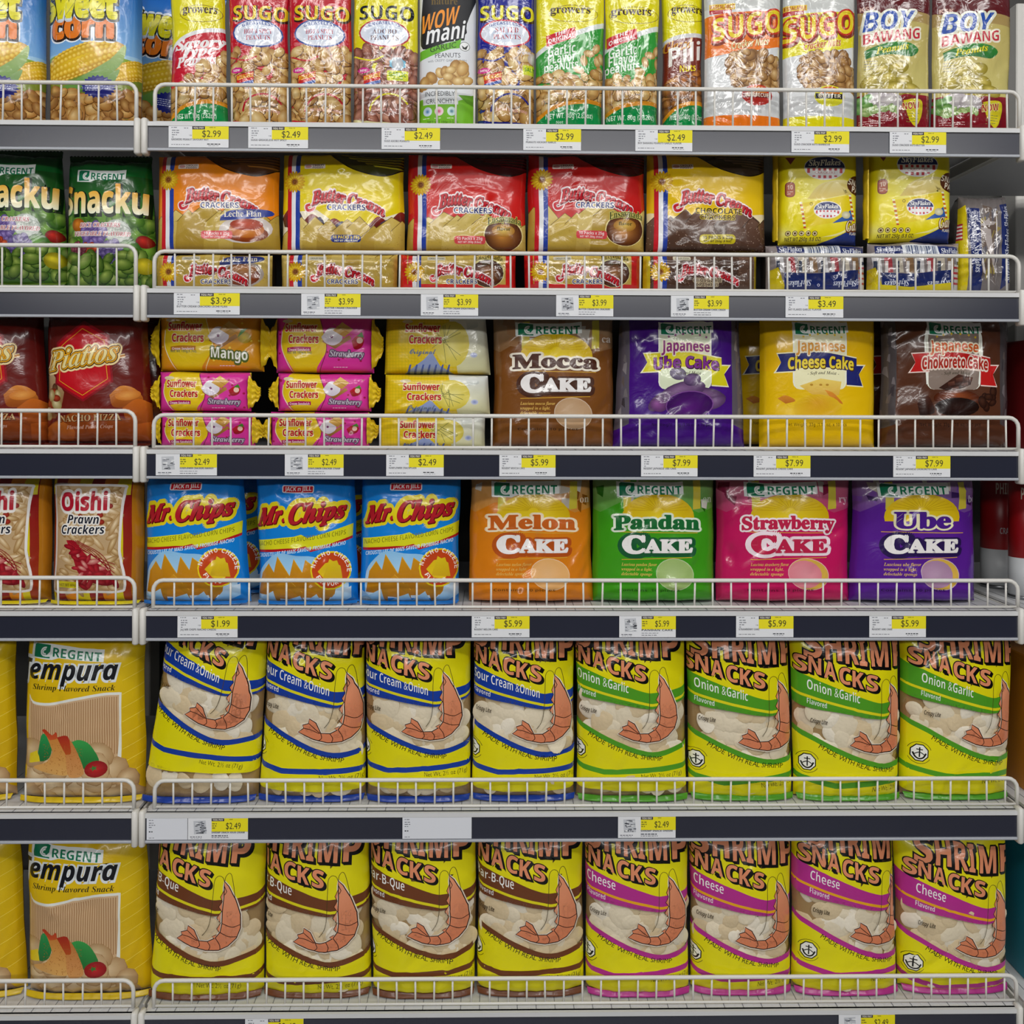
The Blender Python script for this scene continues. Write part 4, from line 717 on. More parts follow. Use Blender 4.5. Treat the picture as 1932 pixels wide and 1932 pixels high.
def sunpack(d, x0, x1, y0, y1, kind, sd=0):
    """cracker roll face; x0..x1 is the full wrapper with its twisted yellow ends"""
    w = x1-x0; h = y1-y0; k = h/75.; big = h > 90; kk = min(k, 1.15)
    d.rect(x0-8, y0-8, x1+8, y1+8, '#e3c21a'); q = .07 if not big else .05; l, r = x0-w*.02, x1-w*.01
    mc = {'straw': PINK, 'mango': '#d8941a', 'plain': '#e6cf20'}[kind]
    if kind != 'plain':
        d.poly(smooth([(l, y0-6), (l+w*.18, y0-6), (l+w*.10, y0+h*.3), (l+w*.1, y0+h*.6), (l+w*.22, y1+6), (l-2, y1+6)], 30), mc); d.poly(smooth([(l+w*.46, y0-6), (l+w*.52, y0+h*.3), (l+w*.55, y0+h*.62), (l+w*.46, y1+6), (r, y1+6), (r+5, y0+h*.5), (r-3, y0-6)], 30), mc)
        d.line(smooth([(l+w*.10, y0+h*.3), (l+w*.1, y0+h*.6), (l+w*.22, y1+6)]), 1.6, '#f2e6c0'); d.line(smooth([(l+w*.46, y0-6), (l+w*.52, y0+h*.3), (l+w*.55, y0+h*.62), (l+w*.46, y1+6)]), 1.6, '#8a1c5a' if kind == 'straw' else '#f2e6a0')
        R = random.Random(sd)
        for _ in range(9): d.ell(R.uniform(l+w*.56, r-6), R.uniform(y0+4, y1-4), 2.2, 2, '#a81c4c' if kind == 'straw' else '#efcf4a')
        for _ in range(4): d.ell(R.uniform(l+2, l+w*.09), R.uniform(y0+4, y1-4), 2.2, 2, '#a81c4c' if kind == 'straw' else '#efcf4a')
    else:
        for i in range(int(w/6)): d.rect(x0+i*6, y0-6, x0+i*6+.7, y1+6, '#cdb616')
        for i in range(int(h/6)+2): d.rect(x0-6, y0+i*6, x1+6, y0+i*6+.7, '#cdb616')
        d.poly([(l+w*.62, y0-6), (r+14, y0-6), (r+8, y1+6), (l+w*.72, y1+6)], '#dfe3e6', '#d3cf9a'); d.ell(l+w*.66, y0+h*.5, w*.16, h*.38, '#eadf8a', '#d8c64a'); 
        d.poly([(l+w*.2, y1+2), (l+w*.4, y0+h*.76), (l+w*.47, y0+h*.62), (l+w*.55, y0+h*.86), (l+w*.7, y1+2)], '#8d9cc8'); 
        for i in range(7):
            xx = l+w*(.24+.06*i); d.poly([(xx, y1), (xx+5, y1), (xx+9, y0+h*.84), (xx+6, y0+h*.84)], '#4a5ea8')
        R = random.Random(sd)
        for _ in range(11): a = R.uniform(0, 6.28); d.line([(l+w*.6+R.uniform(-8, 8), y0+h*.45+R.uniform(-8, 8)), (l+w*.62+w*.15*math.cos(a), y0+h*.5+h*.32*math.sin(a))], 1, '#8a8a48')
        d.poly(smooth([(l+w*.78, y0+6), (l+w*.86, y0+2), (l+w*.9, y0+h*.2), (l+w*.8, y0+h*.26)]), '#f0f1ee', '#b9bfb8'); d.ell(l+w*.86, y0+h*.68, 7, 5, '#7f8cc4', '#c9cfe0')
    tx = l+w*(.135 if kind != 'plain' else .23); ty = y0+h*(.30 if big else .38); th = 12.5*(1.15 if big else 1)
    for t, dx, dy, ww in (('Sunflower', 0, 0, .32), ('Crackers', w*.035, th*1.5, .30)): d.text(t, tx+dx, ty+dy, w*ww, th, '#c01c24', 'bold', [(.09, '#f3e9b4', 0, 0)], fat=.02, h2=th)
    d.ell(tx+4, ty-th*1.35, 10, 3.4, '#d8cba0')
    if kind != 'plain':
        d.band([(tx+w*.02, ty+th*2.15), (tx+w*.12, ty+th*2.0), (tx+w*.26, ty+th*2.05)], [(tx+w*.02, ty+th*2.75), (tx+w*.12, ty+th*2.55), (tx+w*.26, ty+th*2.6)], '#a81a5a' if kind == 'straw' else '#b5761a'); d.text('Cream Sandwich', tx+w*.035, ty+th*2.58, w*.21, 4.6, '#f6dfe8', 'boldi')
        sandwich(d, l+w*.66, y0+h*.34, .95*kk)
        if kind == 'straw':
            d.poly(smooth([(l+w*.80, y0+h*.46), (l+w*.86, y0+h*.36), (l+w*.92, y0+h*.42), (l+w*.9, y0+h*.56), (l+w*.83, y0+h*.6), (l+w*.80, y0+h*.46)]), '#cf1f2c', '#8a0f1a'); d.ell(l+w*.88, y0+h*.45, 5*kk, 5*kk, '#f0c8b8'); d.poly([(l+w*.85, y0+h*.38), (l+w*.9, y0+h*.30), (l+w*.92, y0+h*.4)], '#4a8a2c')
            d.text('Strawberry', l+w*.58, y0+h*(.80 if not big else .72), w*.34, 10.5*kk, '#c9c4d0', 'serifbi', [(.14, '#6a4a6a', 0, 0)], rise=-2)
        else:
            d.ell(l+w*.85, y0+h*.42, 13, 11, '#e9d01c', '#b59412', 20); d.poly([(l+w*.79, y0+h*.42), (l+w*.82, y0+h*.28), (l+w*.88, y0+h*.26), (l+w*.84, y0+h*.34)], '#4a8a2c')
            d.text('Mango', l+w*.54, y0+h*.76, w*.34, 17*kk, '#f0f0e4', 'bold', [(.12, '#5a6a2a', 0, 1)], rise=-6)
        d.tiny(l+w*.62, y0+h*.9, w*.2, 1, '#f0d8e4', 4, 3); 
        if big: d.text('Net Wt 190g(6.7oz)', tx+w*.02, y0+h*.68, w*.25, 5, '#5a6a4a', 'bold')
    else: d.text('Original', tx+w*.04, ty+th*2.9, w*.24, 9*kk, '#6a7a92', 'script', fat=.02)
def regcake(d, x0, x1, main, word, wc, wout, cc, cout, sd, yo=0, silver='#b8b0a4', serif=True):
    """sponge cake bag, drawn on a 230 px wide face with its top edge at y = 600 + yo"""
    w = x1-x0; X = lambda f: x0+f*w
    d.rect(x0-8, 580+yo, x1+8, 860+yo, main); R = random.Random(sd)
    # clear upper zone: single cakes showing between crinkles, film glare painted as pale shards
    top = [(X(-.04), 580+yo), (X(1.04), 580+yo), (X(1.04), 652+yo), (X(.86), 664+yo), (X(.62), 640+yo), (X(.2), 645+yo), (X(.05), 664+yo), (X(-.04), 655+yo)]
    mix = lambda a, b, t: tuple(p*(1-t)+q*t for p, q in zip(hx(a), hx(b))); d.poly(top, mix(silver, main, .35), mix(silver, main, .75))
    for k in range(13):
        x, y = X(R.uniform(0, .92)), 596+yo+R.uniform(0, 48); a = R.uniform(8, 24)
        d.poly([(x, y), (x+a, y+R.uniform(-4, 5)), (x+a*.8, y+R.uniform(10, 26)), (x+R.uniform(-3, 3), y+R.uniform(8, 20))], R.choice((mix(silver, '#ffffff', .35), mix(main, '#ffffff', .2), mix(main, '#000000', .35), silver)))
    for xx in (.82, .24): d.poly([(X(xx), 606+yo), (X(xx+.06), 604+yo), (X(xx+.055), 656+yo), (X(xx-.01), 658+yo)], '#e0d24a', '#c9b93a')
    d.text(word[-2:]+' ', X(.9), 645+yo, 18, 14, mix(main, '#ffffff', .75), 'serif')
    d.ell(X(.52), 672+yo, w*.30, 44, '#efd426', '#dcb814', 0, 30)
    for k in range(15): a = math.radians(200+k*10); d.line([(X(.52)+10*math.cos(a), 662+yo+8*math.sin(a)), (X(.52)+w*.27*math.cos(a), 672+yo+40*math.sin(a))], .8, '#c49c10')
    d.poly([(X(.15), 680+yo), (X(.9), 680+yo), (X(.9), 720+yo), (X(.15), 720+yo)], main)
    d.regent(X(.18), 607+yo, w*.55, 26, 0, 2)
    d.line([(X(.2), 700+yo), (X(.85), 702+yo)], 1.3, '#d8a83a')
    d.text(word, X(.16), 696+yo, w*.70 if len(word) > 3 else w*.50, 26 if len(word) < 8 else 24, wc, 'serif', [(.13, wout, 0, 0)], arc=3, fat=.035) if len(word) > 3 else d.text(word, X(.30), 692+yo, w*.44, 30, wc, 'serif', [(.11, '#efe9c0', 0, 0)], fat=.035)
    o = [(.2, cout, 1, 2), ] if cc == '#f2efee' else [(.2, '#f4e2ea', 0, 0)]
    for oo in (o, ()):
        d.text('C', X(.235), 739+yo, w*.17, 32, cc, 'serif', oo, fat=.05); d.text('AKE', X(.41), 738+yo, w*.39, 24, cc, 'serif', oo, fat=.05)
    d.line([(X(.22), 752+yo), (X(.80), 748+yo)], 1.3, '#d8a83a')
    tl = ('Luscious', 'wrapped in a light,', 'delectable sponge'); wl = word.lower()
    d.text('Luscious '+wl+' flavor', X(.22), 764+yo, w*.29, 6, '#e0b85c', 'serifbi'); d.text('wrapped in a light,', X(.22), 773+yo, w*.25, 6, '#e0b85c', 'serifbi'); d.text('delectable sponge', X(.22), 782+yo, w*.25, 6, '#e0b85c', 'serifbi')
    c1 = mix(main, '#f0d8b8', .55); d.ell(X(.66), 780+yo, w*.16, 30, '#d8b04a' if word in ('Ube', 'Strawberry') else c1, None, 12); d.ell(X(.635), 780+yo, w*.13, 26, mix(c1, '#ffffff', .15), c1, 14); d.ring(X(.66), 780+yo, w*.16, 30, 1.2, mix(c1, '#ffffff', .4), rot=12)
    d.text('Contains: 10 pieces', X(.2), 812+yo, w*.5, 4.6, mix(main, '#000000', .4), 'bold')
def japcake(d, x0, x1, main, word, ribbon, wc, jc, panel, kind, yo=0):
    w = x1-x0; X = lambda f: x0+f*w; mix = lambda a, b, t: tuple(p*(1-t)+q*t for p, q in zip(hx(a), hx(b)))
    clear = '#4a4446' if kind == 'choc' else '#5c5660' if kind == 'ube' else main
    d.rect(x0-8, 580+yo, x1+8, 860+yo, clear); d.poly([(X(.10), 585), (X(.885), 585), (X(.885), 800), (X(1.02), 815), (X(1.02), 860), (X(-.02), 860), (X(-.02), 815), (X(.09), 800)], main)
    if kind == 'cheese': d.rect(x0-8, 580, x1+8, 700, main, mix(main, '#f0a010', .15))
    R = random.Random(len(word))
    if kind != 'cheese':
        for side in (0.0, .9):
            for k in range(9): x, y = X(side+R.uniform(0, .08)), 600+k*22+R.uniform(-6, 6); d.poly([(x, y), (x+R.uniform(2, 7), y+R.uniform(-9, 4)), (x+R.uniform(2, 6), y+R.uniform(12, 22)), (x-2, y+12)], R.choice(('#6f696d', '#857f83', '#3a3438', '#5f5450')))
    d.rrect(X(.31), 606, X(.72), 735, 14, '#eef0e0'); d.rrect(X(.322), 612, X(.708), 735, 12, panel)
    if kind == 'choc': d.line([(X(.315), 620), (X(.30), 650), (X(.315), 725)], 4, '#eef0e6', sm=True); d.line([(X(.71), 620), (X(.73), 650), (X(.71), 725)], 4, '#eef0e6', sm=True)
    d.regent(X(.315), 607, w*.42, 24, 0, 3)
    for k, (a, b) in enumerate(((.44, 632), (.5, 630), (.57, 630), (.63, 632), (.68, 636), (.39, 635))): d.burst(X(a), b, 3.4, 3.4, 5, jc if kind == 'ube' else '#e8c41c', .4)
    # cake picture
    if kind == 'ube':
        for x, y, rx, ry, r, c in ((.33, 757, 28, 14, -35, '#7d5a86'), (.70, 745, 34, 13, 12, '#7a5684'), (.5, 738, 44, 18, -15, '#8a6694'), (.74, 760, 24, 11, -20, '#8d6a98'), (.46, 705, 16, 12, 10, '#8f86a0'), (.57, 716, 17, 12, -10, '#6d4a80'), (.31, 765, 16, 12, 20, '#9a5aa0')): d.ell(X(x), y, rx, ry, c, mix(c, '#1a0a2a', .5), r, 20, (-.2, -.3))
        d.ell(X(.55), 764, 46, 27, '#5c1f7c', '#3a0f58', -4, 28, (-.1, .3)); d.ring(X(.55), 764, 46, 27, 2, '#7d4a94', rot=-4)
    elif kind == 'cheese':
        d.ell(X(.5), 770, 90, 36, '#e6c41c', main); d.poly([(X(.36), 728), (X(.52), 714), (X(.68), 720), (X(.66), 745), (X(.5), 752)], '#efd36a', '#d8a83a'); d.poly(smooth([(X(.55), 735), (X(.62), 742), (X(.69), 762), (X(.6), 752)]), '#e0952c', '#c9701c'); d.ell(X(.5), 772, 46, 28, '#d8a01c', '#e0b81c', 0, 28, (0, -.5)); d.poly(smooth([(X(.2), 752), (X(.26), 746), (X(.33), 756), (X(.26), 762)]), '#d8902c', '#b86a1a')
        for a in (.45, .52, .57): d.ell(X(a), 726, 3, 2, '#b98a2c')
    else:
        d.poly([(X(.40), 732), (X(.55), 706), (X(.66), 712), (X(.64), 726), (X(.5), 740)], '#4a2a20', '#2a140e')
        for a, b in ((.47, 722), (.53, 714), (.6, 714), (.5, 732), (.57, 724)): d.poly([(X(a), b), (X(a+.05), b-3), (X(a+.055), b+4), (X(a+.005), b+7)], '#6d4436', '#3d2018')
        d.ell(X(.54), 752, 44, 17, '#8f4418', '#4a1e0c', 2, 28, (0, -.5)); d.ell(X(.54), 768, 42, 18, '#2a120c', '#1a0a06'); d.poly(smooth([(X(.24), 762), (X(.28), 744), (X(.34), 752), (X(.37), 778), (X(.26), 785)]), '#4a2416', '#1f0d08'); d.pile([(X(.7), 755), (X(.82), 735), (X(.84), 760), (X(.72), 778)], 7, 7, [('#4a2a1c', '#24100a')], 3, 1.5)
    # ribbon
    rb = [(X(.23), 672), (X(.5), 664), (X(.8), 676)]; rt = smooth(rb); bo = smooth([(X(.23), 700), (X(.5), 692), (X(.8), 702)])
    out = '#f4efc8' if kind != 'choc' else '#f0d8d0'; dk = mix(ribbon, '#000000', .25)
    for g, cL, cR in ((2.2, out, out), (0, dk, ribbon)):
        d.poly([(X(.20)-g, 668-g), (X(.33), 666-g), (X(.33), 700+g), (X(.19)-g*2, 702+g), (X(.225), 684)], cL if g else ribbon); d.poly([(X(.72), 690-g), (X(.86)+g*2, 690-g), (X(.82), 706), (X(.85)+g, 728+g), (X(.72), 726+g)], cR)
        d.strip([(x, y-g) for x, y in rt], [(x, y+g) for x, y in bo], out if g else ribbon)
    d.text('Japanese', X(.335), 664, w*.37, 21, jc, 'bold', [(.1, '#f4ecd0', 0, 0)], fat=.012, arc=2, h2=18)
    d.text(word, X(.275), 697, w*.50, 21, wc, 'bold', [(.13, '#f0ddd0', 0, 0)] if kind == 'choc' else [(.06, '#3a1430' if kind == 'ube' else '#4a2a08', .6, .8)], fat=.02, arc=4, rise=-1)
    d.text('- Soft and Moist -', X(.42), 708, w*.24, 6, '#4a4438', 'serifbi', arc=2); d.text('Net Weight: 33g (1.16 oz) x 10 pcs', X(.26), 804, w*.46, 6, mix(main, '#000000', .45), 'bold')
# ---------------------------------------------------------------- fourth shelf artwork
def a_oishi(d):
    st = ('#e0871c', '#d8c81c', '#8f1a1c'); 
    for k in range(12): d.rect(60+k*24-12, 880, 60+k*24+12.5, 1170, st[k % 3])
    d.rect(60, 935, 97, 1110, '#9a1a1c'); d.rect(228, 935, 242, 1160, '#8f1a1c', '#9a3c16'); d.rect(242, 880, 275, 1160, '#c9821c', '#a8701a')
    win = smooth([(95, 924), (98, 917), (160, 916), (226, 917), (231, 926), (226, 970), (222, 1040), (230, 1085), (231, 1110), (220, 1118), (160, 1117), (98, 1120), (92, 1110), (97, 1070), (98, 1000), (95, 924)], 60)
    d.poly(win, '#cdb28a', '#b3946a'); R = random.Random(5)
    for k in range(95):
        x, y = R.uniform(100, 224), R.uniform(922, 1112); a = R.uniform(-70, 70); L = R.uniform(14, 24); c = R.choice((('#ecd9b4', '#a8814e'), ('#e3cc9f', '#9a7340'), ('#f2e3c6', '#b5905c')))
        d.ell(max(112, min(x, 214)), y, L if abs(a) > 30 or 118 < x < 208 else 12, 5.5, c[0], c[1], a, 12, (0, -.3))
    for x, y in ((130, 955), (205, 955), (150, 975), (190, 985), (188, 972)): d.ell(x, y, 6, 5, '#b03a2a', '#7d2014')
    d.poly(smooth([(122, 1020), (140, 1022), (165, 1050), (200, 1075), (215, 1100), (190, 1105), (150, 1085), (135, 1050)]), '#b5202c', '#7d1420'); d.pile([(126, 1030), (180, 1062), (218, 1100), (150, 1108)], 30, 4.5, [('#c23a44', '#8a1420'), ('#dcae9c', '#b0444a'), ('#b52430', '#7d101c')], 4, 2.6)
    for k in range(6): d.line([(124+k*4, 1020), (150+k*9, 1036+k*3), (214, 1066+k*8)], 1.4, '#8a1420', sm=True)
    d.line(win, 4.5, '#e9e6e4', False)
    d.rrect(100, 1098, 148, 1110, 4, '#d8cc1c'); d.text('NET WT 60g', 106, 1107, 36, 5, '#8a7a10', 'bold')
    d.text('Oishi', 112, 964, 88, 32, '#b51c30', 'bold', [(.14, '#f3eee9', 0, 0)], fat=.025, rise=2); d.text('Prawn', 124, 988, 62, 16, '#1c2030', 'boldi', [(.12, '#f0ece6', 0, 0)]); d.text('Crackers', 112, 1008, 84, 16, '#1c2030', 'boldi', [(.12, '#f0ece6', 0, 0)], rise=1)
def a_mrchips(d):
    B = '#1683dc'; d.rect(245, 880, 475, 1170, B); d.rect(245, 880, 475, 925, '#1470c4', B)
    d.rrect(316, 912, 377, 926, 3, '#f3e9ec'); d.rrect(318, 913.5, 375, 924.5, 2, '#c81f2c'); d.text('JACK n JILL', 321, 922.5, 51, 7.5, '#fbeff0', 'bold', rise=1, ls=-.04)
    # jagged yellow banner
    t = [(262, 1018), (320, 1010), (340, 1008), (354, 1004), (366, 1010), (390, 1004), (450, 985)]; b = [(262, 1036), (330, 1030), (345, 1030), (362, 1026), (372, 1032), (395, 1026), (450, 1008)]
    d.strip([(x, y) for x, y in b], [(x, y+5) for x, y in b], '#b51c24'); d.strip(t, b, '#dedb22'); d.text('NACHO CHEESE FLAVORED CORN CHIPS', 266, 1029, 172, 9, '#7a7a1c', 'bold', rise=24, fat=-.02); d.text('CROUSTILLES DE MAIS SAVEUR FROMAGE NACHO', 268, 1050, 170, 7, '#cfe6fa', 'boldi', rise=26)
    d.text('Mr.', 268, 989, 54, 33, '#b5202c', 'serifbi', [(.2, '#e9d61c', 0, 0), (.05, '#6d0f14', 1, 1)], shear=.12, rise=10, fat=.03); d.text('Chips', 330, 984, 104, 38, '#b5202c', 'serifbi', [(.2, '#e9d61c', 0, 0), (.05, '#6d0f14', 1, 1)], shear=.12, rise=13, fat=.03, h2=32)
    gl = smooth([(268, 1130), (270, 1080), (290, 1052), (310, 1040), (345, 1044), (390, 1050), (440, 1090), (440, 1130)], 30); d.poly(gl, '#8cc4ee', '#cfe4f4')
    for pts in ([(270, 1120), (276, 1080), (290, 1060), (318, 1100), (310, 1122)], [(296, 1100), (308, 1046), (345, 1100), (330, 1124)], [(328, 1104), (340, 1050), (368, 1092), (360, 1124)], [(352, 1100), (362, 1052), (390, 1072), (384, 1120)], [(282, 1124), (326, 1084), (360, 1116), (350, 1130)], [(346, 1124), (386, 1084), (420, 1104), (416, 1124)]): d.poly(pts, '#d0921c', '#b57612'); d.line(pts[1:3], 1, '#e0b23c')
    for pts in ([(270, 1104), (300, 1112), (298, 1122), (312, 1140), (314, 1112)], [(330, 1104), (352, 1100), (358, 1134), (348, 1120)], [(364, 1104), (420, 1098), (418, 1112), (396, 1140), (390, 1116)]): d.poly(pts, '#bd861a', '#a06a10')
    d.poly([(262, 1118), (276, 1126), (300, 1112), (308, 1142), (330, 1128), (352, 1120), (358, 1134), (384, 1116), (396, 1142), (420, 1114), (448, 1104), (448, 1126), (400, 1148), (262, 1150)], '#dbe9f4', '#4c9fe0'); d.rect(245, 1146, 475, 1175, '#1470c4')
    d.ell(410, 1072, 38, 37, '#e8d21c'); d.ell(410, 1072, 35, 34, '#c9481c'); d.burst(410, 1074, 24, 24, 3, '#e3c21c', .78); d.poly([(396, 1086), (408, 1050), (428, 1064), (432, 1090)], '#e6cc22', '#cfa81a')
    cx, cy = 410, 1072
    for wd_, a0, da in (('NACHO', 195, 17), ('CHEESE', 287, 15), ('FLAVOR', 150, -17)):
        for i, ch in enumerate(wd_):
            a = math.radians(a0+da*i); r_ = 29.5; ro = math.degrees(a)+(90 if da > 0 else -90); x, y = cx+r_*math.cos(a), cy+r_*math.sin(a); q = math.radians(ro); d.text(ch, x-3*math.cos(q)+3.5*-math.sin(q)*-1*0-3.5*math.sin(q)*-1*0, y-3*math.sin(q), 6.2, 8, '#fbf0e6', 'bold', rot=ro) if ch != 'I' else None
    d.ell(271, 1137, 11, 9, '#b8cfe0', '#7fa3c0'); d.text('EXPORT', 262, 1139, 18, 4, '#20406a', 'bold'); d.text('NET WT 100g (3.5oz)', 374, 1147, 36, 4, '#0c3a70', 'bold')
# ---------------------------------------------------------------- lower shelves artwork
def a_tempura(d):
    d.rect(10, 1190, 280, 1540, '#e0bb10'); d.rect(222, 1190, 280, 1540, '#e3c414', '#cfa60e')
    for k in range(9): d.line([(226, 1262+k*26), (272, 1240+k*26)], .8, '#f0dc5a')
    win = smooth([(46, 1320), (56, 1332), (90, 1333), (140, 1322), (190, 1314), (221, 1314)], 24); P = win+[(221, 1380), (218, 1430), (232, 1470), (238, 1510), (60, 1510), (38, 1500), (40, 1420)]
    d.poly([(x, y-5) for x, y in win]+[(225, 1310), (224, 1440), (218, 1440), (40, 1420)], '#e6e8e0'); d.poly(P, '#d0b08a', '#c9a67c')
    for k in range(40): x = 50+k*4.25; d.rect(x, np.interp(x, [46, 56, 90, 140, 190, 221], [1322, 1334, 1335, 1324, 1316, 1316])+1, x+1.7, 1432-abs(k-28)*.6, '#a87d52')
    d.pile([(42, 1400), (60, 1432), (200, 1420), (236, 1480), (240, 1520), (40, 1520)], 26, 22, [('#e6d2ae', '#bd9c70'), ('#dcc49c', '#b08c60')], 7, 1.25, '#a07c50')
    d.poly(smooth([(66, 1432), (74, 1390), (88, 1390), (96, 1410), (90, 1432), (72, 1440), (66, 1432)], 24), '#2f9a52', '#1a6a34'); d.poly(smooth([(134, 1400), (150, 1396), (170, 1406), (186, 1440), (160, 1452), (150, 1430), (134, 1400)], 24), '#3aa04c', '#1d6a30'); d.poly([(46, 1428), (66, 1418), (70, 1440), (46, 1445)], '#e3cc22')
    d.poly(smooth([(86, 1392), (104, 1392), (120, 1410), (130, 1440), (128, 1462), (96, 1462), (56, 1452), (84, 1440), (98, 1420)], 40), '#c9823a', '#d8a860'); d.poly(smooth([(118, 1396), (132, 1396), (148, 1424), (158, 1460), (130, 1466), (124, 1430)], 24), '#c2763a', '#d0985a'); d.poly(smooth([(75, 1380), (82, 1378), (96, 1388), (104, 1382), (106, 1394), (92, 1398)], 20), '#b5361c', '#c95a2c'); d.poly(smooth([(106, 1392), (122, 1388), (130, 1394), (134, 1420), (124, 1424)], 20), '#a82c1c', '#b8501f')
    R = random.Random(2); q = []
    for _ in range(160): x, y = R.uniform(78, 154), R.uniform(1404, 1460); q.append([(x, y), (x+1.8, y+.6), (x+.6, y+1.7)])
    d.add(np.array(q), hx('#a35f22')); d.ell(180, 1452, 21, 16, '#c2272c', '#8d1418', -8); d.burst(176, 1450, 8, 6, 5, '#3f7a34', .4)
    d.regent(50, 1217, 142, 27, -12, 0)
    d.text('T', 30, 1290, 22, 42, '#14161c', 'boldi', [(.12, '#dfe6ea', 0, 0)]); d.text('empura', 47, 1283, 170, 35, '#14161c', 'boldi', [(.09, '#dfe6ea', 0, 1)], shear=.05, rise=-1, fat=.012)
    d.text('Shrimp Flavored Snack', 54, 1304, 160, 11, '#2a2410', 'serifbi', rise=-1)
SAL = '#e08f68'
def shrimp_bag(d, tail, col, flav, rot=0., k=1., line='#e0d61c', fw=122):
    """drawn with the shrimp's tail tip at the origin (design px), turned and placed by the affine"""
    c, s_ = math.cos(math.radians(rot))*k, math.sin(math.radians(rot))*k
    d.A = (c, -s_, tail[0]-c*75+s_*173.6, s_, c, tail[1]-s_*75-c*173.6); Y1 = '#e3da10'
    top = [(-60, 25), (0, 49), (58, 72), (120, 95), (147, 97), (204, 88), (270, 62)]; bot = [(-60, 92), (0, 106), (58, 115), (120, 126), (147, 126), (204, 113), (270, 92)]
    d.poly([(-60, -110), (270, -110)]+smooth(top[::-1], 30), Y1)
    wl = [(-60, 128), (0, 152), (58, 181), (110, 202), (150, 208), (204, 193), (270, 168)]; wl2 = [(x, y+10) for x, y in wl]
    yb = 281; d.poly(smooth(wl, 30)+[(270, yb-(270-75)*math.tan(math.radians(rot))*.75), (-60, yb+135*math.tan(math.radians(rot))*.75)], Y1)
    d.band(top, bot, col); ln = [(-60, 68), (0, 83), (58, 99), (120, 114), (147, 117), (204, 103), (270, 78)]; d.band(ln, [(x, y+5) for x, y in ln], line)
    d.band(wl, wl2, col); st = [(-60, 222), (0, 233), (50, 242), (204, 233), (270, 224)]; d.strip(st, [(x, y+10) for x, y in st], col)
    o = [(.05, '#0d0b0a', 3.4, 3.4), (.05, '#0d0b0a', 1.7, 1.7), (.05, '#0d0b0a', 0, 0)]
    for i, ch in enumerate('SHRIMP'): x = (-2, 33, 68, 94, 115, 158)[i]; d.text(ch, x, (15, 19, 25, 28, 31, 32)[i], (28, 28, 24, 12, 33, 28)[i], 44, SAL, 'bold', o, rise=-2, fat=.01)
    for i, ch in enumerate('SNACKS'): x = (-18, 5, 30, 56, 80, 106)[i]; d.text(ch, x, (39, 42, 50, 59, 66, 72)[i], 20, 28, SAL, 'bold', o, rise=-5, fat=.01)
    d.text(flav, 2, 73, fw, 17, '#f3f3f0', 'bold', rise=-fw*.27, fat=-.015); d.text('Flavored', 2, 99, 32, 9.5, '#eceef0', 'bold', rise=-8, fat=-.015)
    tx = 'MADE WITH REAL SHRIMP'; L = smooth([(21, 180), (58, 200), (95, 215), (125, 222), (158, 226)], 40); P = np.array(L); ds = np.r_[0, np.cumsum(np.hypot(*np.diff(P, axis=0).T))]
    adv = [glyph(ch, 'sans', 0, 2)[1] for ch in tx]; tot = sum(adv); acc = 0
    for ch, a in zip(tx, adv):
        f = acc/tot*ds[-1]; x, y = np.interp(f, ds, P[:, 0]), np.interp(f, ds, P[:, 1]); x2, y2 = np.interp(f+4, ds, P[:, 0]), np.interp(f+4, ds, P[:, 1]); acc += a
        if ch != ' ': g, lo, hi = layout(ch, 'sans', 0., 2); d.text(ch, x, y, (hi-lo)/tot*ds[-1]*1.0, 8.6, '#17160e', 'sans', rot=math.degrees(math.atan2(y2-y, x2-x)), res=2)
    d.text('Net Wt. 2½ oz (71g)', 118, 258, 76, 8.5, '#5a5510', 'sans', rise=2)
    oc = lambda r, cc: d.poly([(4+r*math.cos(math.radians(22.5+45*i))*.88, 208+r*math.sin(math.radians(22.5+45*i))) for i in range(8)], cc)
    oc(17, '#14140f'); oc(15, '#f2f2ea'); d.line([(4, 198), (4, 216)], 2, '#14140f'); d.line([(-1, 202), (9, 202)], 1.8, '#14140f'); d.line([(-6, 208), (-2, 216), (4, 219), (10, 216), (14, 208)], 2.6, '#14140f', sm=True); d.line([(-4, 211), (4, 207), (12, 211)], 1.6, '#14140f', sm=True); d.ring(4, 208, 19, 20.5, .9, '#4a4610', 200, 340, 14); d.ring(4, 208, 19, 20.5, .9, '#4a4610', 30, 150, 14)
    d.text('Crispy Lite', 8, 134, 28, 8, '#3a2c1c', 'boldi', rise=-3)
    body = [(150.3, 63.6), (159, 72.6), (172, 96), (182.6, 124), (185, 148), (180, 166), (167, 180), (151.5, 188), (128, 190), (102, 185), (87, 179), (75, 173.6), (84, 166), (81.7, 160.6), (92, 157), (93, 148), (105, 155), (115, 173.6), (131, 173.6), (144, 166), (151.5, 155.5), (153, 140), (151.5, 119), (152, 93), (151, 72.6)]
    d.line(body, 5, '#e9dccb', True); d.poly(body, '#e79a74', '#d67f58'); d.line(body, 1.6, '#1c0f0a', True)
    for pts in ([(153, 140), (170, 146), (184, 142)], [(151, 156), (166, 163), (180, 164)], [(144, 166), (152, 178), (154, 187)], [(131, 174), (136, 182), (134, 190)], [(115, 174), (117, 182), (112, 187)], [(84, 166), (96, 168), (112, 174)], [(93, 157), (104, 166), (114, 174)]): d.line(pts, 1.3, '#3a1a10', sm=True)
    for pts in ([(151, 80), (146, 92), (150, 100)], [(150, 100), (145, 110), (151, 119)], [(150, 118), (143, 130), (149, 138)], [(151, 138), (145, 150), (150, 156)], [(146, 160), (138, 164), (143, 168)]): d.poly(pts, '#dd8a64'); d.line(pts, 1.1, '#1c0f0a')
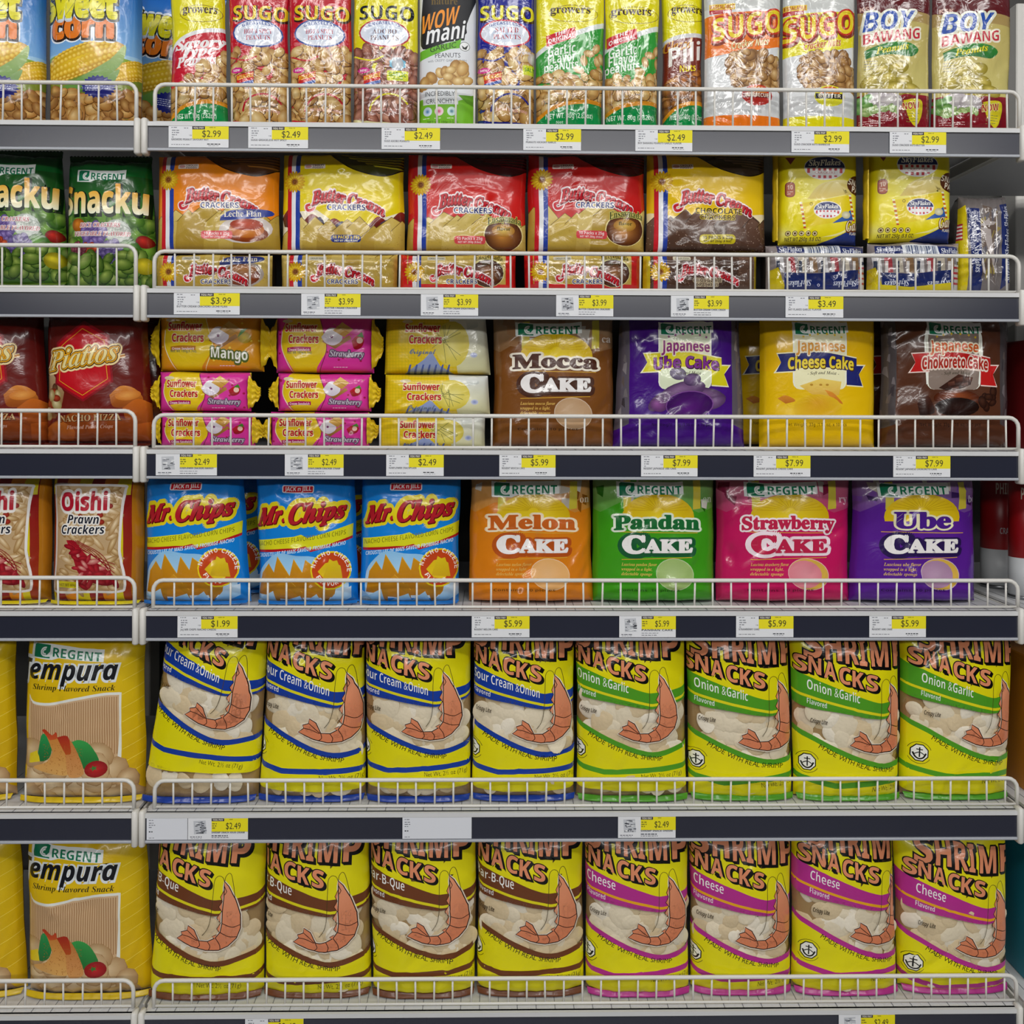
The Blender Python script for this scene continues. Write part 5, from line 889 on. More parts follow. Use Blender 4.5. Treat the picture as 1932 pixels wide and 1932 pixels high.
    d.line([(150.3, 63.6), (147, 57), (140, 55), (134, 62), (133, 80), (133, 110), (132, 135), (128, 152), (120, 164)], 1., '#4a3c16', sm=True); d.line([(151, 66), (152, 56), (157, 50), (162, 54), (167, 72), (171, 94)], 1., '#4a3c16', sm=True); d.line([(148, 125), (143, 148), (130, 166)], .9, '#cdbfa6', sm=True); d.line([(151, 72), (156, 82), (153, 88)], 1.2, '#1c0f0a')
def shrimp_window(tail, rot, k):
    def f(d):
        c, s_ = math.cos(math.radians(rot))*k, math.sin(math.radians(rot))*k; d.A = (c, -s_, tail[0]-c*75+s_*173.6, s_, c, tail[1]-s_*75-c*173.6)
        d.poly(smooth([(-60, 85), (0, 100), (58, 110), (120, 121), (147, 121), (204, 108), (270, 86)], 30)+smooth([(-60, 134), (0, 158), (58, 187), (110, 208), (150, 214), (204, 199), (270, 176)], 30)[::-1], '#ffffff')
        d.rect(-60, 279, 270, 400, '#ffffff')
    return f
# ---------------------------------------------------------------- store shell and gondola
WHITE = mat('white_powder_coat', '#dedcd6', .38, var=.04, bscale=9); DECKW = mat('white_shelf_steel', '#d2d3d4', .42, var=.05, bscale=14)
SLATE = mat('slate_price_channel', '#262938', .2, var=.1, bscale=6, spec=.9); LIP = mat('grey_channel_lip', '#a9adb5', .35); PANEL = mat('gap_shade_back_panel', '#33322f', .5, var=.05)  # back panel darkened so gaps read near black: shade put into its colour
FLOOR = mat('grey_floor_tiles', '#66635f', .3, var=.08, bscale=3); CEILM = mat('white_ceiling_paint', '#e4e4e2', .8, var=.02); DARKM = mat('dark_gap', '#2a2a2c', .6); WORN = mat('worn_paint', '#6a5f52', .7, var=.3, bscale=120)
def struct(mb, name, m): o = mb.obj(name, m); o['kind'] = 'structure'; return o
struct(MB().box(-3.2, 3.4, -5.5, .62, -.05, 0), 'floor', FLOOR)
struct(MB().box(-3.2, 3.4, .55, .62, .0, 3.3), 'wall_back', PANEL)
xl = lambda px, Y=0.: W(px, 900, Y).x
XA, XB, XC = xl(-480), xl(266), xl(1929)           # bay limits
ROWW = ('top', 'second', 'third', 'fourth', 'fifth', 'lowest'); DEPTH = .46
def wire_fence(x0, x1, z0, z1, yf, pitch, xfirst, label, row, bay):
    """wire product stop: bent top rail with legs, foot wire and uprights"""
    r = .0024; t = thing('wire_fence', label, 'shelf fence', (x0, yf, z0), 'wire fences along the shelf fronts'); w, h = x1-x0, z1-z0; c = .014
    pts = [(0, 0, .0012), (0, 0, h-c)]+[(c-c*math.cos(a), 0, h-c+c*math.sin(a)) for a in (.35, .8, 1.2)]+[(c, 0, h), (w-c, 0, h)]+[(w-c+c*math.sin(a), 0, h-c+c*math.cos(a)) for a in (.35, .8, 1.2)]+[(w, 0, h-c), (w, 0, .0012)]
    MB().tube(pts, .0029, 10).obj('top_rail', WHITE, t, True); MB().tube([(0, 0, .0030), (w, 0, .0030)], .0019, 8).obj('foot_wire', WHITE, t, True)
    m0 = None; x = xfirst-x0; R = random.Random(row*10+bay)
    while x < w-.008:
        if m0 is None: m0 = MB().tube([(0, 0, .0012), (0, 0, h-.001)], .00145, 8).obj('wire', WHITE, t, True); o = m0
        else: o = m0.copy(); COL.objects.link(o); o.parent = t
        o.location = (x, 0.001, 0); o.rotation_euler = (0, R.gauss(0, .012)+(.09 if (row, bay) == (2, 1) and abs(x-(xl(1367)-x0)) < .012 else 0), 0); x += pitch
    return t
def shelf(x0, x1, row, bay, label):
    z = DECK[row]; t = thing('gondola_shelf', label, 'shelf', (x0, 0, z), 'steel shelves of the gondola'); w = x1-x0
    d_ = MB().box(.006, w-.006, .0, DEPTH, -.004, 0); d_.box(.006, w-.006, 0., .003, -.04, 0)
    for k in range(int(w/.0132)): xx = .012+k*.0132; d_.box(xx, xx+.0012, .004, .018, 0, .0003)
    dk = d_.obj('deck', DECKW, t); n = MB()
    for k in range(int(w/.0265)): xx = .02+k*.0265; n.box(xx, xx+.0011, .003, .16, .0, .0003)
    n.obj('deck_slots', mat('grey_slot', '#83858a', .6), dk)
    ch = MB().box(.008, w-.008, -.004, 0, -.0385, -.0063); pc = ch.obj('price_channel', SLATE, t)
    lp = MB().box(.008, w-.008, -.0070, 0, -.0408, -.0372, .0008); lp.obj('channel_lip', LIP, pc)
    MB().box(.008, w-.008, -.0058, -.0001, -.0063, -.0003).obj('deck_lip', DECKW, dk); MB().box(.008, w-.008, -.0046, -.004, -.0076, -.0064).obj('channel_rim', DARKM, pc)
    for xx in (0., w-.008): MB().box(xx, xx+.008, -.010, .008, -.046, .004, .002).obj('end_bracket', WHITE, t, True)
    for xx in (0.001, w-.004): MB().box(xx, xx+.003, .03, DEPTH, -.021, -.004).obj('support_arm', WHITE, t)
    return t
FT = ((156, 463, 775, 1090, 1472, 1850), (165, 478, 785, 1095, 1471, 1846))
for row in range(6):
    nm = ROWW[row]
    shelf(XA, XB-.001, row, 0, f'white shelf with blank slate price channel, {nm} level of the bay left of the divider'.replace('left of', 'beside') if False else f'white steel shelf with an empty slate price channel, {nm} level of the cut-off side bay')
    shelf(XB+.001, XC, row, 1, f'white steel shelf with a tagged slate price channel, {nm} level of the main bay')
    zt0 = W(150, FT[0][row], .012).z; zt1 = W(960, FT[1][row], .012).z
    wire_fence(xl(-470, .012), xl(255, .012), DECK[row], zt0, .012, 35.6*SC((0, .012, 1.2)), xl(2 if row < 4 else 14, .012)-35.6*13*SC((0, .012, 1.2)), f'low white wire fence on the {nm} shelf of the cut-off side bay', row, 0)
    wire_fence(xl(290 if row < 4 else 294, .012), xl(1921, .012), DECK[row], zt1, .012, 35*SC((0, .012, 1.2)), xl(329, .012), f'long white wire fence on the {nm} shelf of the main bay', row, 1)
for k, px in enumerate((-480, 267, 1930)):
    x = xl(px, .50); t = thing('gondola_upright', ('slotted steel post at the far end of the cut-off side bay', 'slotted steel post behind the gap between the two bays', 'slotted steel post at the outer end of the main bay')[k], 'post', (x, .49, 0), 'gondola uprights')
    MB().box(-.02, .02, 0, .058, 0, 2.15, .002).obj('post', WHITE, t); sl = MB()
    for i in range(40): sl.box(-.004, .004, -.0006, .0006, .2+i*.047, .225+i*.047)
    sl.obj('slots', DARKM, t)
struct(MB().box(XA, XC, .50, .545, .0, .12), 'trim_1', WHITE)
# ---------------------------------------------------------------- price tags
def flat_mesh(name, d, w, h, s, x0, y1, m, parent, yb=-.0004):
    T = d.tris()
    for ax, lo, hi in ((0, x0, x0+w), (1, y1-h, y1)): T = cutat(cutat(T, ax, lo)[1], ax, hi)[0]
    a = T[:, 1, :2]-T[:, 0, :2]; b = T[:, 2, :2]-T[:, 0, :2]; ar = a[:, 0]*b[:, 1]-a[:, 1]*b[:, 0]; T = T[np.abs(ar) > 1e-8]; ar = ar[np.abs(ar) > 1e-8]; T[ar > 0] = T[ar > 0][:, ::-1]
    p = np.stack([(T[..., 0]-x0-w/2)*s, yb-T[..., 2]*1.2e-5, (y1-T[..., 1])*s], -1); n = np.zeros_like(p); n[..., 1] = -1
    return tri_mesh(name, [(p, n, T[..., 3:6], np.concatenate([T[..., :2]*.3, T[..., 2:3]], -1), 0)], [m], parent)
def price_tag(row, xa, xb, price, kind, desc, label, sd, mw=None):
    s = SC((0, -.0045, 1.2)); zc = DECK[row]-.0066; P = W((xa+xb)/2, 900, -.0045); w = xb-xa; h = 40.
    t = thing('price_tag', label, 'price tag', (P.x, -.0054, zc-h*s), 'shelf price tags'); d = D(); K = '#24252b'; G = '#6a6c74'; YG = '#ecdf1a'
    if kind == 'blank':
        d.rect(0, 0, w, h, '#dcdfe6'); d.tiny(4, 3, 16, 1, G, 4, sd); d.tiny(4, 8, 12, 3, '#5a5c66', 4, sd+1); d.tiny(4, 24, 14, 1, K, 4, 4, 2); d.tiny(4, 36, 14, 1, G, 4, 5, 1)
    else:
        d.rect(0, 0, w, h, '#e4e6ea'); k = w/109.
        if kind == 'A':
            d.tiny(5*k, 2, 15*k, 1, G, 4, sd); d.tiny(6*k, 7, 13*k, 3, '#8d9098', 4.2, sd+1, 2); d.tiny(6*k, 20, 9*k, 1, G, 4, 3); d.tiny(28*k, 3, 12*k, 1, G, 4, 7); d.text('1 EA', 37*k, 18.5, 5*k, 2.6, G, 'bold')
            d.rect(43*k, 0, w, 24, YG); d.rect(43*k, 0, 66*k, 6, '#3a3440'); d.text('YOU PAY', 45*k, 5, 19*k, 3.8, '#e6e2d0', 'bold'); d.tiny(74*k, 1.6, 16*k, 1, '#8d8420', 4, 2); d.text(price, 61*k, 20, 34*k, 12.5, '#2b2a1c', 'sans')
            d.text(desc, 5*k, 26.8, min(len(desc)*2.6, 92)*k, 3.6, '#4a4c54', 'bold'); d.tiny(5*k, 34, 48*k, 1, G, 4, sd+3, 1.1); d.tiny(70*k, 32.5, 34*k, 1, '#33353c', 4, sd+4, 1.8); d.tiny(72*k, 36, 30*k, 1, '#9a9ca4', 4, sd+5, .9)
        else:
            R = random.Random(sd); d.poly([(10*k, 5), (32*k, 4), (34*k, 29), (11*k, 30)], '#c3c6cc')
            for _ in range(22): x, y = R.uniform(11, 29)*k, R.uniform(6, 27); l = R.uniform(2, 9)*k; d.poly([(x, y), (min(x+l, 34*k), y+R.uniform(-1, 1)), (min(x+l, 34*k), y+R.uniform(1, 2.6)), (x, y+1.5)], R.choice(('#5a5e66', '#8d9199', '#3b3e46', '#eceef0')))
            d.tiny(4*k, 34, 34*k, 1, '#5a5c66', 4, sd+3, 1.4); d.tiny(5*k, 37, 30*k, 1, '#9a9ca4', 4, sd+6, .8)
            d.rect(43*k, 0, w, 25, YG); d.rect(43*k, 0, 66*k, 5.4, '#3a3440'); d.text('YOU PAY', 45*k, 4.6, 19*k, 3.6, '#e6e2d0', 'bold'); d.tiny(75*k, 1.4, 12*k, 1, '#8d8420', 4, 2); d.tiny(44*k, 9, 10*k, 3, '#8a8420', 4, sd, 2.2); d.text(price, 69*k, 20, 27*k, 12, '#2b2a1c', 'sans')
            d.text(desc, 43*k, 28, 60*k, 3.4, '#4a4c54', 'bold'); d.tiny(43*k, 31.5, 46*k, 1, G, 4, sd+2, 2.2 if row == 4 else .8); d.tiny(43*k, 35.5, 46*k, 1, G, 4, sd+5, 1.1)
    c = MB().box(-w/2*s, w/2*s, 0, .0006, 0, h*s).obj('card', mat('white_card', '#e4e6ea', .5, var=.02), t)
    return flat_mesh('printed_face', d, w, h, s, 0, h, FILMS['paper'](), c)
ORD = ('first', 'second', 'third', 'fourth', 'fifth', 'sixth', 'seventh')
TAGS = (((317, 429, '$2.99', 'A', 'GROWERS PEANUT SAVOURY NUT', 'savory peanuts in a red and yellow pouch'), (467, 579, '$2.49', 'A', 'SUGO GREASELESS HOT SPICY', 'the red hot peanut pouches'), (718, 828, '$2.49', 'A', 'SUGO ADOBO PEANUTS', 'the yellow adobo pouch and white garlic pouch'), (985, 1094, '$2.99', 'A', 'PEANUTS HICKORY GARLIC', 'the first green garlic pouch'), (1196, 1304, '$2.49', 'A', 'BOY BAWANG PEANUTS GARLIC FLAVOR', 'the brown glazed nut pouch'), (1490, 1600, '$2.99', 'A', 'SUGO CRACKER NUTS BARBECUE', 'the yellow cracker nut pouch'), (1675, 1783, '$2.99', 'A', 'SUGO CRACKER NUTS BUTTER', 'the olive and maroon pouches')),
        ((328, 451, '$3.99', 'A', 'BUTTER CREAM CRACKERS LECHE FLAN', 'the orange cracker pack'), (568, 679, '$3.99', 'B', 'BUTTER CREAM CRACKER', 'the yellow cracker pack'), (793, 901, '$3.99', 'B', 'BUTTER CREAM ENSAYMADA', 'the smoother red cracker pack'), (1048, 1156, '$3.99', 'B', 'BUTTER CREAM ENS CRACKERS', 'the red cracker pack with a glare line'), (1264, 1374, '$3.99', 'B', 'BUTTER CREAM CHOC CRACK', 'the chocolate cracker pack'), (1480, 1590, '$3.49', 'A', 'SKY FLAKES GARLIC FLAVOR', 'the yellow garlic cracker bags')),
        ((295, 409, '$2.49', 'B', 'SUNFLOWER CRACKERS MANGO', 'the mango cracker roll'), (538, 648, '$2.49', 'B', 'SUNFLOWER CRACKER STRAW', 'the second stack of pink cracker rolls'), (729, 837, '$2.49', 'A', 'SUNFLOWER CRACKPLAIN', 'the plain yellow cracker rolls'), (942, 1048, '$5.99', 'A', 'REGENT MOCCA CAKE', 'the brown mocca cake bag'), (1209, 1316, '$7.99', 'A', 'REGENT JAPANESE UBE CAKE', 'the purple cake bag with a yellow ribbon'), (1421, 1529, '$7.99', 'A', 'REGENT JAPANESE CHEESE CAKE', 'the yellow cheese cake bag'), (1684, 1793, '$7.99', 'A', 'REGENT JAPANESE CHOKORETO CAKE', 'the chocolate cake bag with a red ribbon')),
        ((337, 449, '$1.99', 'A', 'J&J MR CHIPS NACHO CHEESE', 'the first blue chip bag'), (891, 1000, '$5.99', 'A', 'REGENT MELON CAKE', 'the orange melon cake bag'), (1169, 1276, '$5.99', 'B', 'PANDAN CAKE', 'the green pandan cake bag'), (1389, 1498, '$5.99', 'A', 'STRAWBERRY CAKE', 'the pink strawberry cake bag'), (1640, 1748, '$5.99', 'A', 'REGENT UBE CAKE', 'the purple ube cake bag')),
        ((280, 356, '', 'blank', '', 'bay divider, with no price'), (358, 470, '$2.49', 'B', 'SHRIMP SNACK SOUR CREAM', 'the leaning blue-banded shrimp bag'), (762, 892, '', 'blank', '', 'the third blue-banded shrimp bag, with no price'), (1168, 1277, '$2.49', 'B', 'SHRIMP SNACK ONION', 'the first green-banded shrimp bag')),
        ((467, 576, '$2.49', 'A', 'SHRIMP SNACK BBQ', 'the second brown-banded shrimp bag'), (1585, 1692, '$2.49', 'B', 'SHRIMP SNACK CHEESE', 'the third magenta-banded shrimp bag')))
for row, L in enumerate(TAGS):
    for i, (a, b, p, k, ds, lb) in enumerate(L):
        price_tag(row, a, b, p, k, ds, (f'blank white shelf card under {lb}' if k == 'blank' else f'yellow and white price tag under {lb}'), row*10+i+1)
# ---------------------------------------------------------------- goods
CRM = [mat('cracker_cream', '#e6d9bd', .6, bump=.25, bscale=260, var=.06), mat('cracker_tan', '#dcc7a0', .6, bump=.25, bscale=260, var=.07), mat('cracker_pale', '#efe6d2', .6, bump=.25, bscale=260, var=.05)]
CHIPM = []
def chip_meshes():
    for k in range(5):
        R = random.Random(k+50); n, m = 20, 5; V = [(0, 0, .0011)]; Fc = []; ph = R.uniform(0, 6); ax = R.uniform(.72, .98); tw = R.uniform(-.0012, .0012)
        for sgn in (1, -1):
            if sgn == -1: V.append((0, 0, -.0010))
            c0 = len(V)-1
            for i in range(1, m+1):
                r = i/m
                for j in range(n):
                    a = 2*math.pi*j/n; w = 1+.07*math.sin(2*a+ph)+.04*math.sin(3*a-ph); x, y = .0165*r*w*math.cos(a), .0165*r*w*ax*math.sin(a)
                    edge = math.sqrt(max(0, 1-r**4)); z = sgn*.0012*edge*(1-.45*math.exp(-(r-.55)**2/.03)*(sgn > 0))+tw*(x*x-y*y)/2.7e-4-.0012*r*r
                    V.append((x, y, z))
            for j in range(n):
                q = (c0, c0+1+j, c0+1+(j+1) % n); Fc.append(q if sgn == 1 else q[::-1])
            for i in range(m-1):
                for j in range(n):
                    a0 = c0+1+i*n; q = (a0+j, a0+n+j, a0+n+(j+1) % n, a0+(j+1) % n); Fc.append(q if sgn == 1 else q[::-1])
        me = bpy.data.meshes.new('shrimp_cracker'); me.from_pydata(V, [], Fc); me.materials.append(CRM[k % 3]); me.polygons.foreach_set('use_smooth', [True]*len(me.polygons)); me.update(); CHIPM.append(me)
chip_meshes()
def chips_for(tail, rot, k, seed, gap):
    c, s_ = math.cos(math.radians(rot))*k, math.sin(math.radians(rot))*k; A = (c, -s_, tail[0]-c*75+s_*173.6, s_, c, tail[1]-s_*75-c*173.6)
    def f(t, U, V, P, N, box, quad, s):
        R = random.Random(seed); pts = []
        up = lambda x: np.interp(x, [-60, 0, 58, 120, 147, 204, 270], [88, 103, 112, 123, 123, 110, 88]); lo = lambda x: np.interp(x, [-60, 0, 58, 110, 150, 204, 270], [132, 156, 185, 206, 212, 197, 172])
        for x in np.arange(-28, 262, 23):
            a, b = up(x), lo(x); n = max(1, int(round((b-a)/24)))
            for i in range(n+1): pts.append((x+R.uniform(-6, 6), a+(b-a)*(i)/n+R.uniform(-3, 5)))
        for x in np.arange(-20, 250, 30): pts.append((x+R.uniform(-6, 6), 298+R.uniform(-3, 3)-(x-75)*math.tan(math.radians(rot))*.8))
        R.shuffle(pts)
        x0, x1, y0, y1 = box; tl, tr, bl, br = quad; cnt = 0
        for x, y in pts:
            X, Y = A[0]*x+A[1]*y+A[2], A[3]*x+A[4]*y+A[5]; v = (y1-Y)/(y1-y0); xa = x0+(1-v)*bl+v*tl; xb = x1+(1-v)*br+v*tr; u = (X-xa)/(xb-xa)
            v = max(v, .0262/(s*(y1-y0)))
            if not (.08 < u < .92 and v < .95): continue
            fi, fj = np.interp(u, U, np.arange(len(U))), np.interp(v, V, np.arange(len(V))); i, j = min(int(fi), len(U)-2), min(int(fj), len(V)-2); a, b = fi-i, fj-j
            bl_ = lambda G: (G[i, j]*(1-a)*(1-b)+G[i+1, j]*a*(1-b)+G[i+1, j+1]*a*b+G[i, j+1]*(1-a)*b)
            p = bl_(P); n = Vector(bl_(N)).normalized(); ef = min(1, min(u, 1-u)/.14); lay = R.random()
            o = bpy.data.objects.new('shrimp_cracker', R.choice(CHIPM)); COL.objects.link(o); o.parent = t; cnt += 1
            q = Vector((0, 0, 1)).rotation_difference(n); sp = Matrix.Rotation(R.uniform(0, 6.28), 4, 'Z'); ti = Matrix.Rotation(R.gauss(0, .09)*ef, 4, Vector((R.uniform(-1, 1), R.uniform(-1, 1), .01)).normalized()); sc = R.uniform(.85, 1.2)
            o.matrix_local = Matrix.Translation(Vector(p)+n*(gap*ef*(.1+.34*lay))) @ q.to_matrix().to_4x4() @ ti @ sp @ Matrix.Diagonal((sc, sc, R.choice((1, 1, -.9)) if False else 1, 1))
    return f
# --- top shelf
P1 = dict(y0=-62, row=0, T=.022, p=2.1, fl='crinkle', wr=1.25, stand=True, nu=24, nv=34)
G1 = 'nut pouches on the top shelf'
sc_ = packet('corn_chip_bag', 'blue corn snack bag with orange lettering, standing beside the bay divider on the top shelf', 'snack bag', 'corn snack bags on the top shelf', a_sweetcorn, 76, 254, -70, 0, Y=.04, T=.034, fl='gloss', base='#2a6fc0', seals=('#c79a55', '#1d5fb0', 8), wr=1.1)
dup(sc_, -184*SC((0, .04, 1.7)), .004, 0, 'blue corn snack bag on the top shelf, cut by the edge of the picture', 'corn snack bags on the top shelf', .03)
sb = dup(sc_, 70*SC((0, .12, 1.7)), .115, .0125, 'shaded blue corn snack bag set back and tilted in the gap between the bays', 'corn snack bags on the top shelf', 0); sb.rotation_euler[1] = math.radians(9)
N1 = 'nut_pouch'
packet(N1, 'red and yellow pouch of savory peanuts with a green foot', 'nut pouch', G1, a_growers_savory, 313, 424, base=YEL, body='#b0a010', quad=(0, -8, 0, 0), **P1)
packet(N1, 'red hot peanut pouch next to the savory peanut pouch', 'nut pouch', G1, a_sugo_hot, 425, 539, base='#c21429', quad=(-4, 0, 4, 0), **{**P1, 'Y': .037})
packet(N1, 'red hot peanut pouch next to the yellow adobo pouch', 'nut pouch', G1, a_sugo_red, 540, 660, base='#c21429', quad=(-2, 0, 3, 0), **P1)
packet(N1, 'yellow pouch of brown adobo peanuts with black lettering', 'nut pouch', G1, a_sugo_adobo, 661, 786, base='#e5da14', body='#c9c27a', **P1)
packet(N1, 'white and lime pouch of crunchy garlic peanuts', 'nut pouch', G1, a_wow, 788, 898, base='#dfe3e8', **{**P1, 'fl': 'matte', 'wr': .6})
packet(N1, 'dark blue pouch of salted peanuts with yellow lettering', 'nut pouch', G1, a_sugo_salted, 899, 1009, base='#1c2390', **P1)
packet(N1, 'green and yellow garlic peanut pouch beside the dark blue pouch', 'nut pouch', G1, lambda d: a_growers_garlic(d, 2), 1010, 1141, base=YEL, body='#2e9a35', quad=(0, 4, 2, -2), **P1)
packet(N1, 'green and yellow garlic peanut pouch beside the brown glazed nut pouch', 'nut pouch', G1, lambda d: a_growers_garlic(d.dxy(116, 3), 12), 1142, 1250, base=YEL, body='#2e9a35', quad=(2, 0, 0, -6), **P1)
packet(N1, 'brown and yellow pouch of glazed nuts, half hidden', 'nut pouch', G1, a_growers_pili, 1251, 1331, base=YEL, body='#7a2c1b', **{**P1, 'Y': .046})
packet(N1, 'orange and white cracker nut pouch with yellow lettering', 'nut pouch', G1, a_cn_orange, 1332, 1480, base='#dde0e2', **{**P1, 'Y': .03, 'wr': 1})
packet(N1, 'yellow and white cracker nut pouch with yellow lettering', 'nut pouch', G1, a_cn_yellow, 1482, 1622, base='#dde0e2', **{**P1, 'wr': 1})
packet(N1, 'olive and maroon peanut pouch beside the yellow cracker nut pouch', 'nut pouch', G1, a_bawang, 1624, 1766, base='#b9a45c', body='#8e1a26', **{**P1, 'wr': 1.3})
packet(N1, 'olive and maroon peanut pouch at the outer end of the top shelf', 'nut pouch', G1, lambda d: a_bawang(d.dxy(150, 4)), 1767, 1922, base='#b9a45c', body='#8e1a26', quad=(0, 0, 0, -6), **{**P1, 'wr': 1.4})
# --- second shelf
G2 = 'cracker packs on the second shelf'
sn = packet('rice_cracker_bag', 'dark green rice cracker bag with a vegetable picture, beside the bay divider', 'snack bag', 'green rice cracker bags', a_snacku, 108, 286, 294, 1, Y=.036, T=.034, fl='gloss', base='#0d5a22', body='#174f1c', quad=(6, -14, 0, 0), seals=('#5d7a24', '#0b3a18', 7))
dup(sn, -171*SC((0, .04, 1.6)), .003, .008, 'dark green rice cracker bag cut by the edge of the picture', 'green rice cracker bags', .02)
def twopack(x, base, kind, lab, small, smalllab, wr, yo=0, y0=288, sd=1, w=235, lx=None):
    lx = x if lx is None else lx
    packet('cracker_pack', smalllab, 'cracker pack', G2, lambda d: bcsmall(d, base, lx, kind), lx-1, lx+(222 if kind != 'choc' else 218), 478, 1, Y=.038, T=.018, Tb=.10, p=7, pv=4, base=base if kind != 'flan' else '#a8823c', fl='crinkle', wr=.7, flare=0, partname='wrapper')
    packet('cracker_pack', lab, 'cracker pack', G2, lambda d: bcream(d, base, x, x+w, kind, yo, sd), x-1, x+w, y0, 1, y1=475, Y=.040, T=.024, Tb=.05, p=3.4, pv=5, base=base, fl='gloss', wr=wr, flat_b=True, flare=.01, partname='wrapper', quad=(2, -2, 0, 0))
twopack(288, '#ee8a14', 'flan', 'orange cracker family pack with a caramel flan picture', 'flan', 'cracker pack lying under the orange family pack', 1.0, sd=1)
twopack(527, '#ead312', 'plain', 'yellow cracker family pack with plain square crackers', 'plain', 'cracker pack lying under the plain yellow family pack', 1.0, 4, sd=2)
twopack(766, '#d0201c', 'ens', 'bright red cracker family pack standing next to the yellow pack', 'ens', 'cracker pack lying under the bright red family pack', 1.1, 10, sd=3, w=229, lx=752)
twopack(996, '#c41c1a', 'ens', 'red cracker family pack next to the chocolate pack, with a glare line across', 'ens', 'cracker pack lying under the red pack with the glare line', 1.5, 0, sd=4, w=226, lx=990)
twopack(1222, '#ecc416', 'choc', 'yellow cracker family pack with dark chocolate crackers', 'choc', 'chocolate cracker pack lying under the yellow chocolate family pack', 1.0, 4, sd=5, w=230, lx=1216)
def skyfin(t, s, w, h, T):
    n = 10; V = []; Fc = []
    for i in range(n+1):
        for j in range(7): a = j/6*math.pi; V.append((-w/2-.004-.0062*math.sin(a)*(.9+.1*math.sin(i*2.1)), T*.55-.0075*math.cos(a), .004+(h-.008)*i/n))
    for i in range(n):
        for j in range(6): Fc.append((i*7+j, i*7+j+1, (i+1)*7+j+1, (i+1)*7+j))
    mesh_np('side_seal', V, Fc, [mat('yellow_foil_seal', '#cdae12', .25, .3, .3, 90)], t)
packet('garlic_cracker_bag', 'yellow garlic cracker bag with navy corner, beside the chocolate pack', 'cracker pack', G2, a_skyflakes, 1472, 1624, 284, 1, y1=459, Y=.042, T=.02, Tb=.05, p=5, pv=7, base='#eada10', fl='soft', wr=.7, flare=0, partname='wrapper', extra=skyfin)
packet('garlic_cracker_bag', 'yellow garlic cracker bag with navy corner, beside the empty shelf end', 'cracker pack', G2, lambda d: a_skyflakes(d.dxy(175, -6)), 1644, 1802, 280, 1, y1=455, Y=.042, T=.02, Tb=.05, p=5, pv=7, base='#eada10', fl='soft', wr=.7, flare=0, partname='wrapper', extra=skyfin)
packet('garlic_cracker_bag', 'clear garlic cracker pack lying under the first yellow garlic bag', 'cracker pack', G2, a_skyside1, 1450, 1640, 460, 1, Y=.036, T=.02, Tb=.10, p=5, pv=4, base='#8d8484', fl='crinkle', wr=1.2, flare=0, partname='wrapper')
packet('garlic_cracker_bag', 'clear garlic cracker pack lying under the second yellow garlic bag', 'cracker pack', G2, a_skyside2, 1643, 1820, 456, 1, Y=.036, T=.02, Tb=.10, p=5, pv=4, base='#8d8484', fl='crinkle', wr=1.2, flare=0, partname='wrapper')
packet('garlic_cracker_bag', 'clear garlic cracker pack standing on end beside the lying packs', 'cracker pack', G2, a_skystand, 1808, 1920, 366, 1, Y=.05, T=.022, Tb=.09, p=4, pv=3.2, quad=(10, -10, 0, 0), base='#77706f', fl='crinkle', wr=1.4, flare=0, partname='wrapper')
# --- third shelf
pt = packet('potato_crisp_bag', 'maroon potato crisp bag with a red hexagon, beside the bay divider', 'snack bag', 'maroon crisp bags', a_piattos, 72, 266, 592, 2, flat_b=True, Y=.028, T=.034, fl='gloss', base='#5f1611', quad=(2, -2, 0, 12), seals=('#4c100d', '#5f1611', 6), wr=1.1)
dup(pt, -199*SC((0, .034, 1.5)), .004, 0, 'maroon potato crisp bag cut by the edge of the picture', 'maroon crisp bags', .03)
dup(pt, 20*SC((0, .1, 1.5)), .085, 0, 'shaded maroon crisp bag standing behind the one beside the divider', 'maroon crisp bags')
G3 = 'cracker rolls stacked on the third shelf'
def fins(t, s, w, h, T):
    """twisted ends of the wrapper"""
    for sg in (-1, 1):
        V = []; Fc = []; n, m = 8, 14; R = random.Random(int(w*1e5)+sg)
        for i in range(n+1):
            f = i/n; L = 21*s*f
            for j in range(m+1):
                g = j/m-.5; hh = h*(.86-.62*f**1.2); V.append((sg*(w/2*.965+L), T*(.55+.4*f)+.0035*(1-f*.3)*math.sin(j*1.9+i*.5+sg)*(.4+f)-.006*(1-f)*(1-4*g*g), h*.48+g*hh+.002*math.sin(i*1.7)))
        for i in range(n):
            for j in range(m): q = (i*(m+1)+j, i*(m+1)+j+1, (i+1)*(m+1)+j+1, (i+1)*(m+1)+j); Fc.append(q if sg < 0 else q[::-1])
        mesh_np('end_seal', V, Fc, [mat('yellow_twisted_film', '#e0c020', .22, .0, .5, 60)], t)
def roll(x0, x1, y0, y1, kind, lab, sd, Y=.036, quad=(0, 0, 0, 0), fin=True):
    return packet('cracker_roll', lab, 'cracker roll', G3, lambda d: sunpack(d, x0, x1, y0, y1, kind, sd), x0, x1, y0, 2, y1=y1 if y1 < 840 else None, Y=Y, T=.02, Tb=.03, p=5., pv=6, base='#e3c21a', fl='gloss', wr=.5, flare=0, partname='wrapper', quad=quad, extra=fins if fin else None)
roll(296, 477, 778, 846, 'straw', 'pink strawberry cracker roll at the bottom of the stack beside the divider', 1); roll(294, 469, 702, 776, 'straw', 'pink strawberry cracker roll in the middle of the stack beside the divider', 2)
roll(294, 494, 590, 700, 'mango', 'yellow mango cracker roll on top of the stack beside the divider', 3, Y=.05, quad=(0, -6, 2, 0))
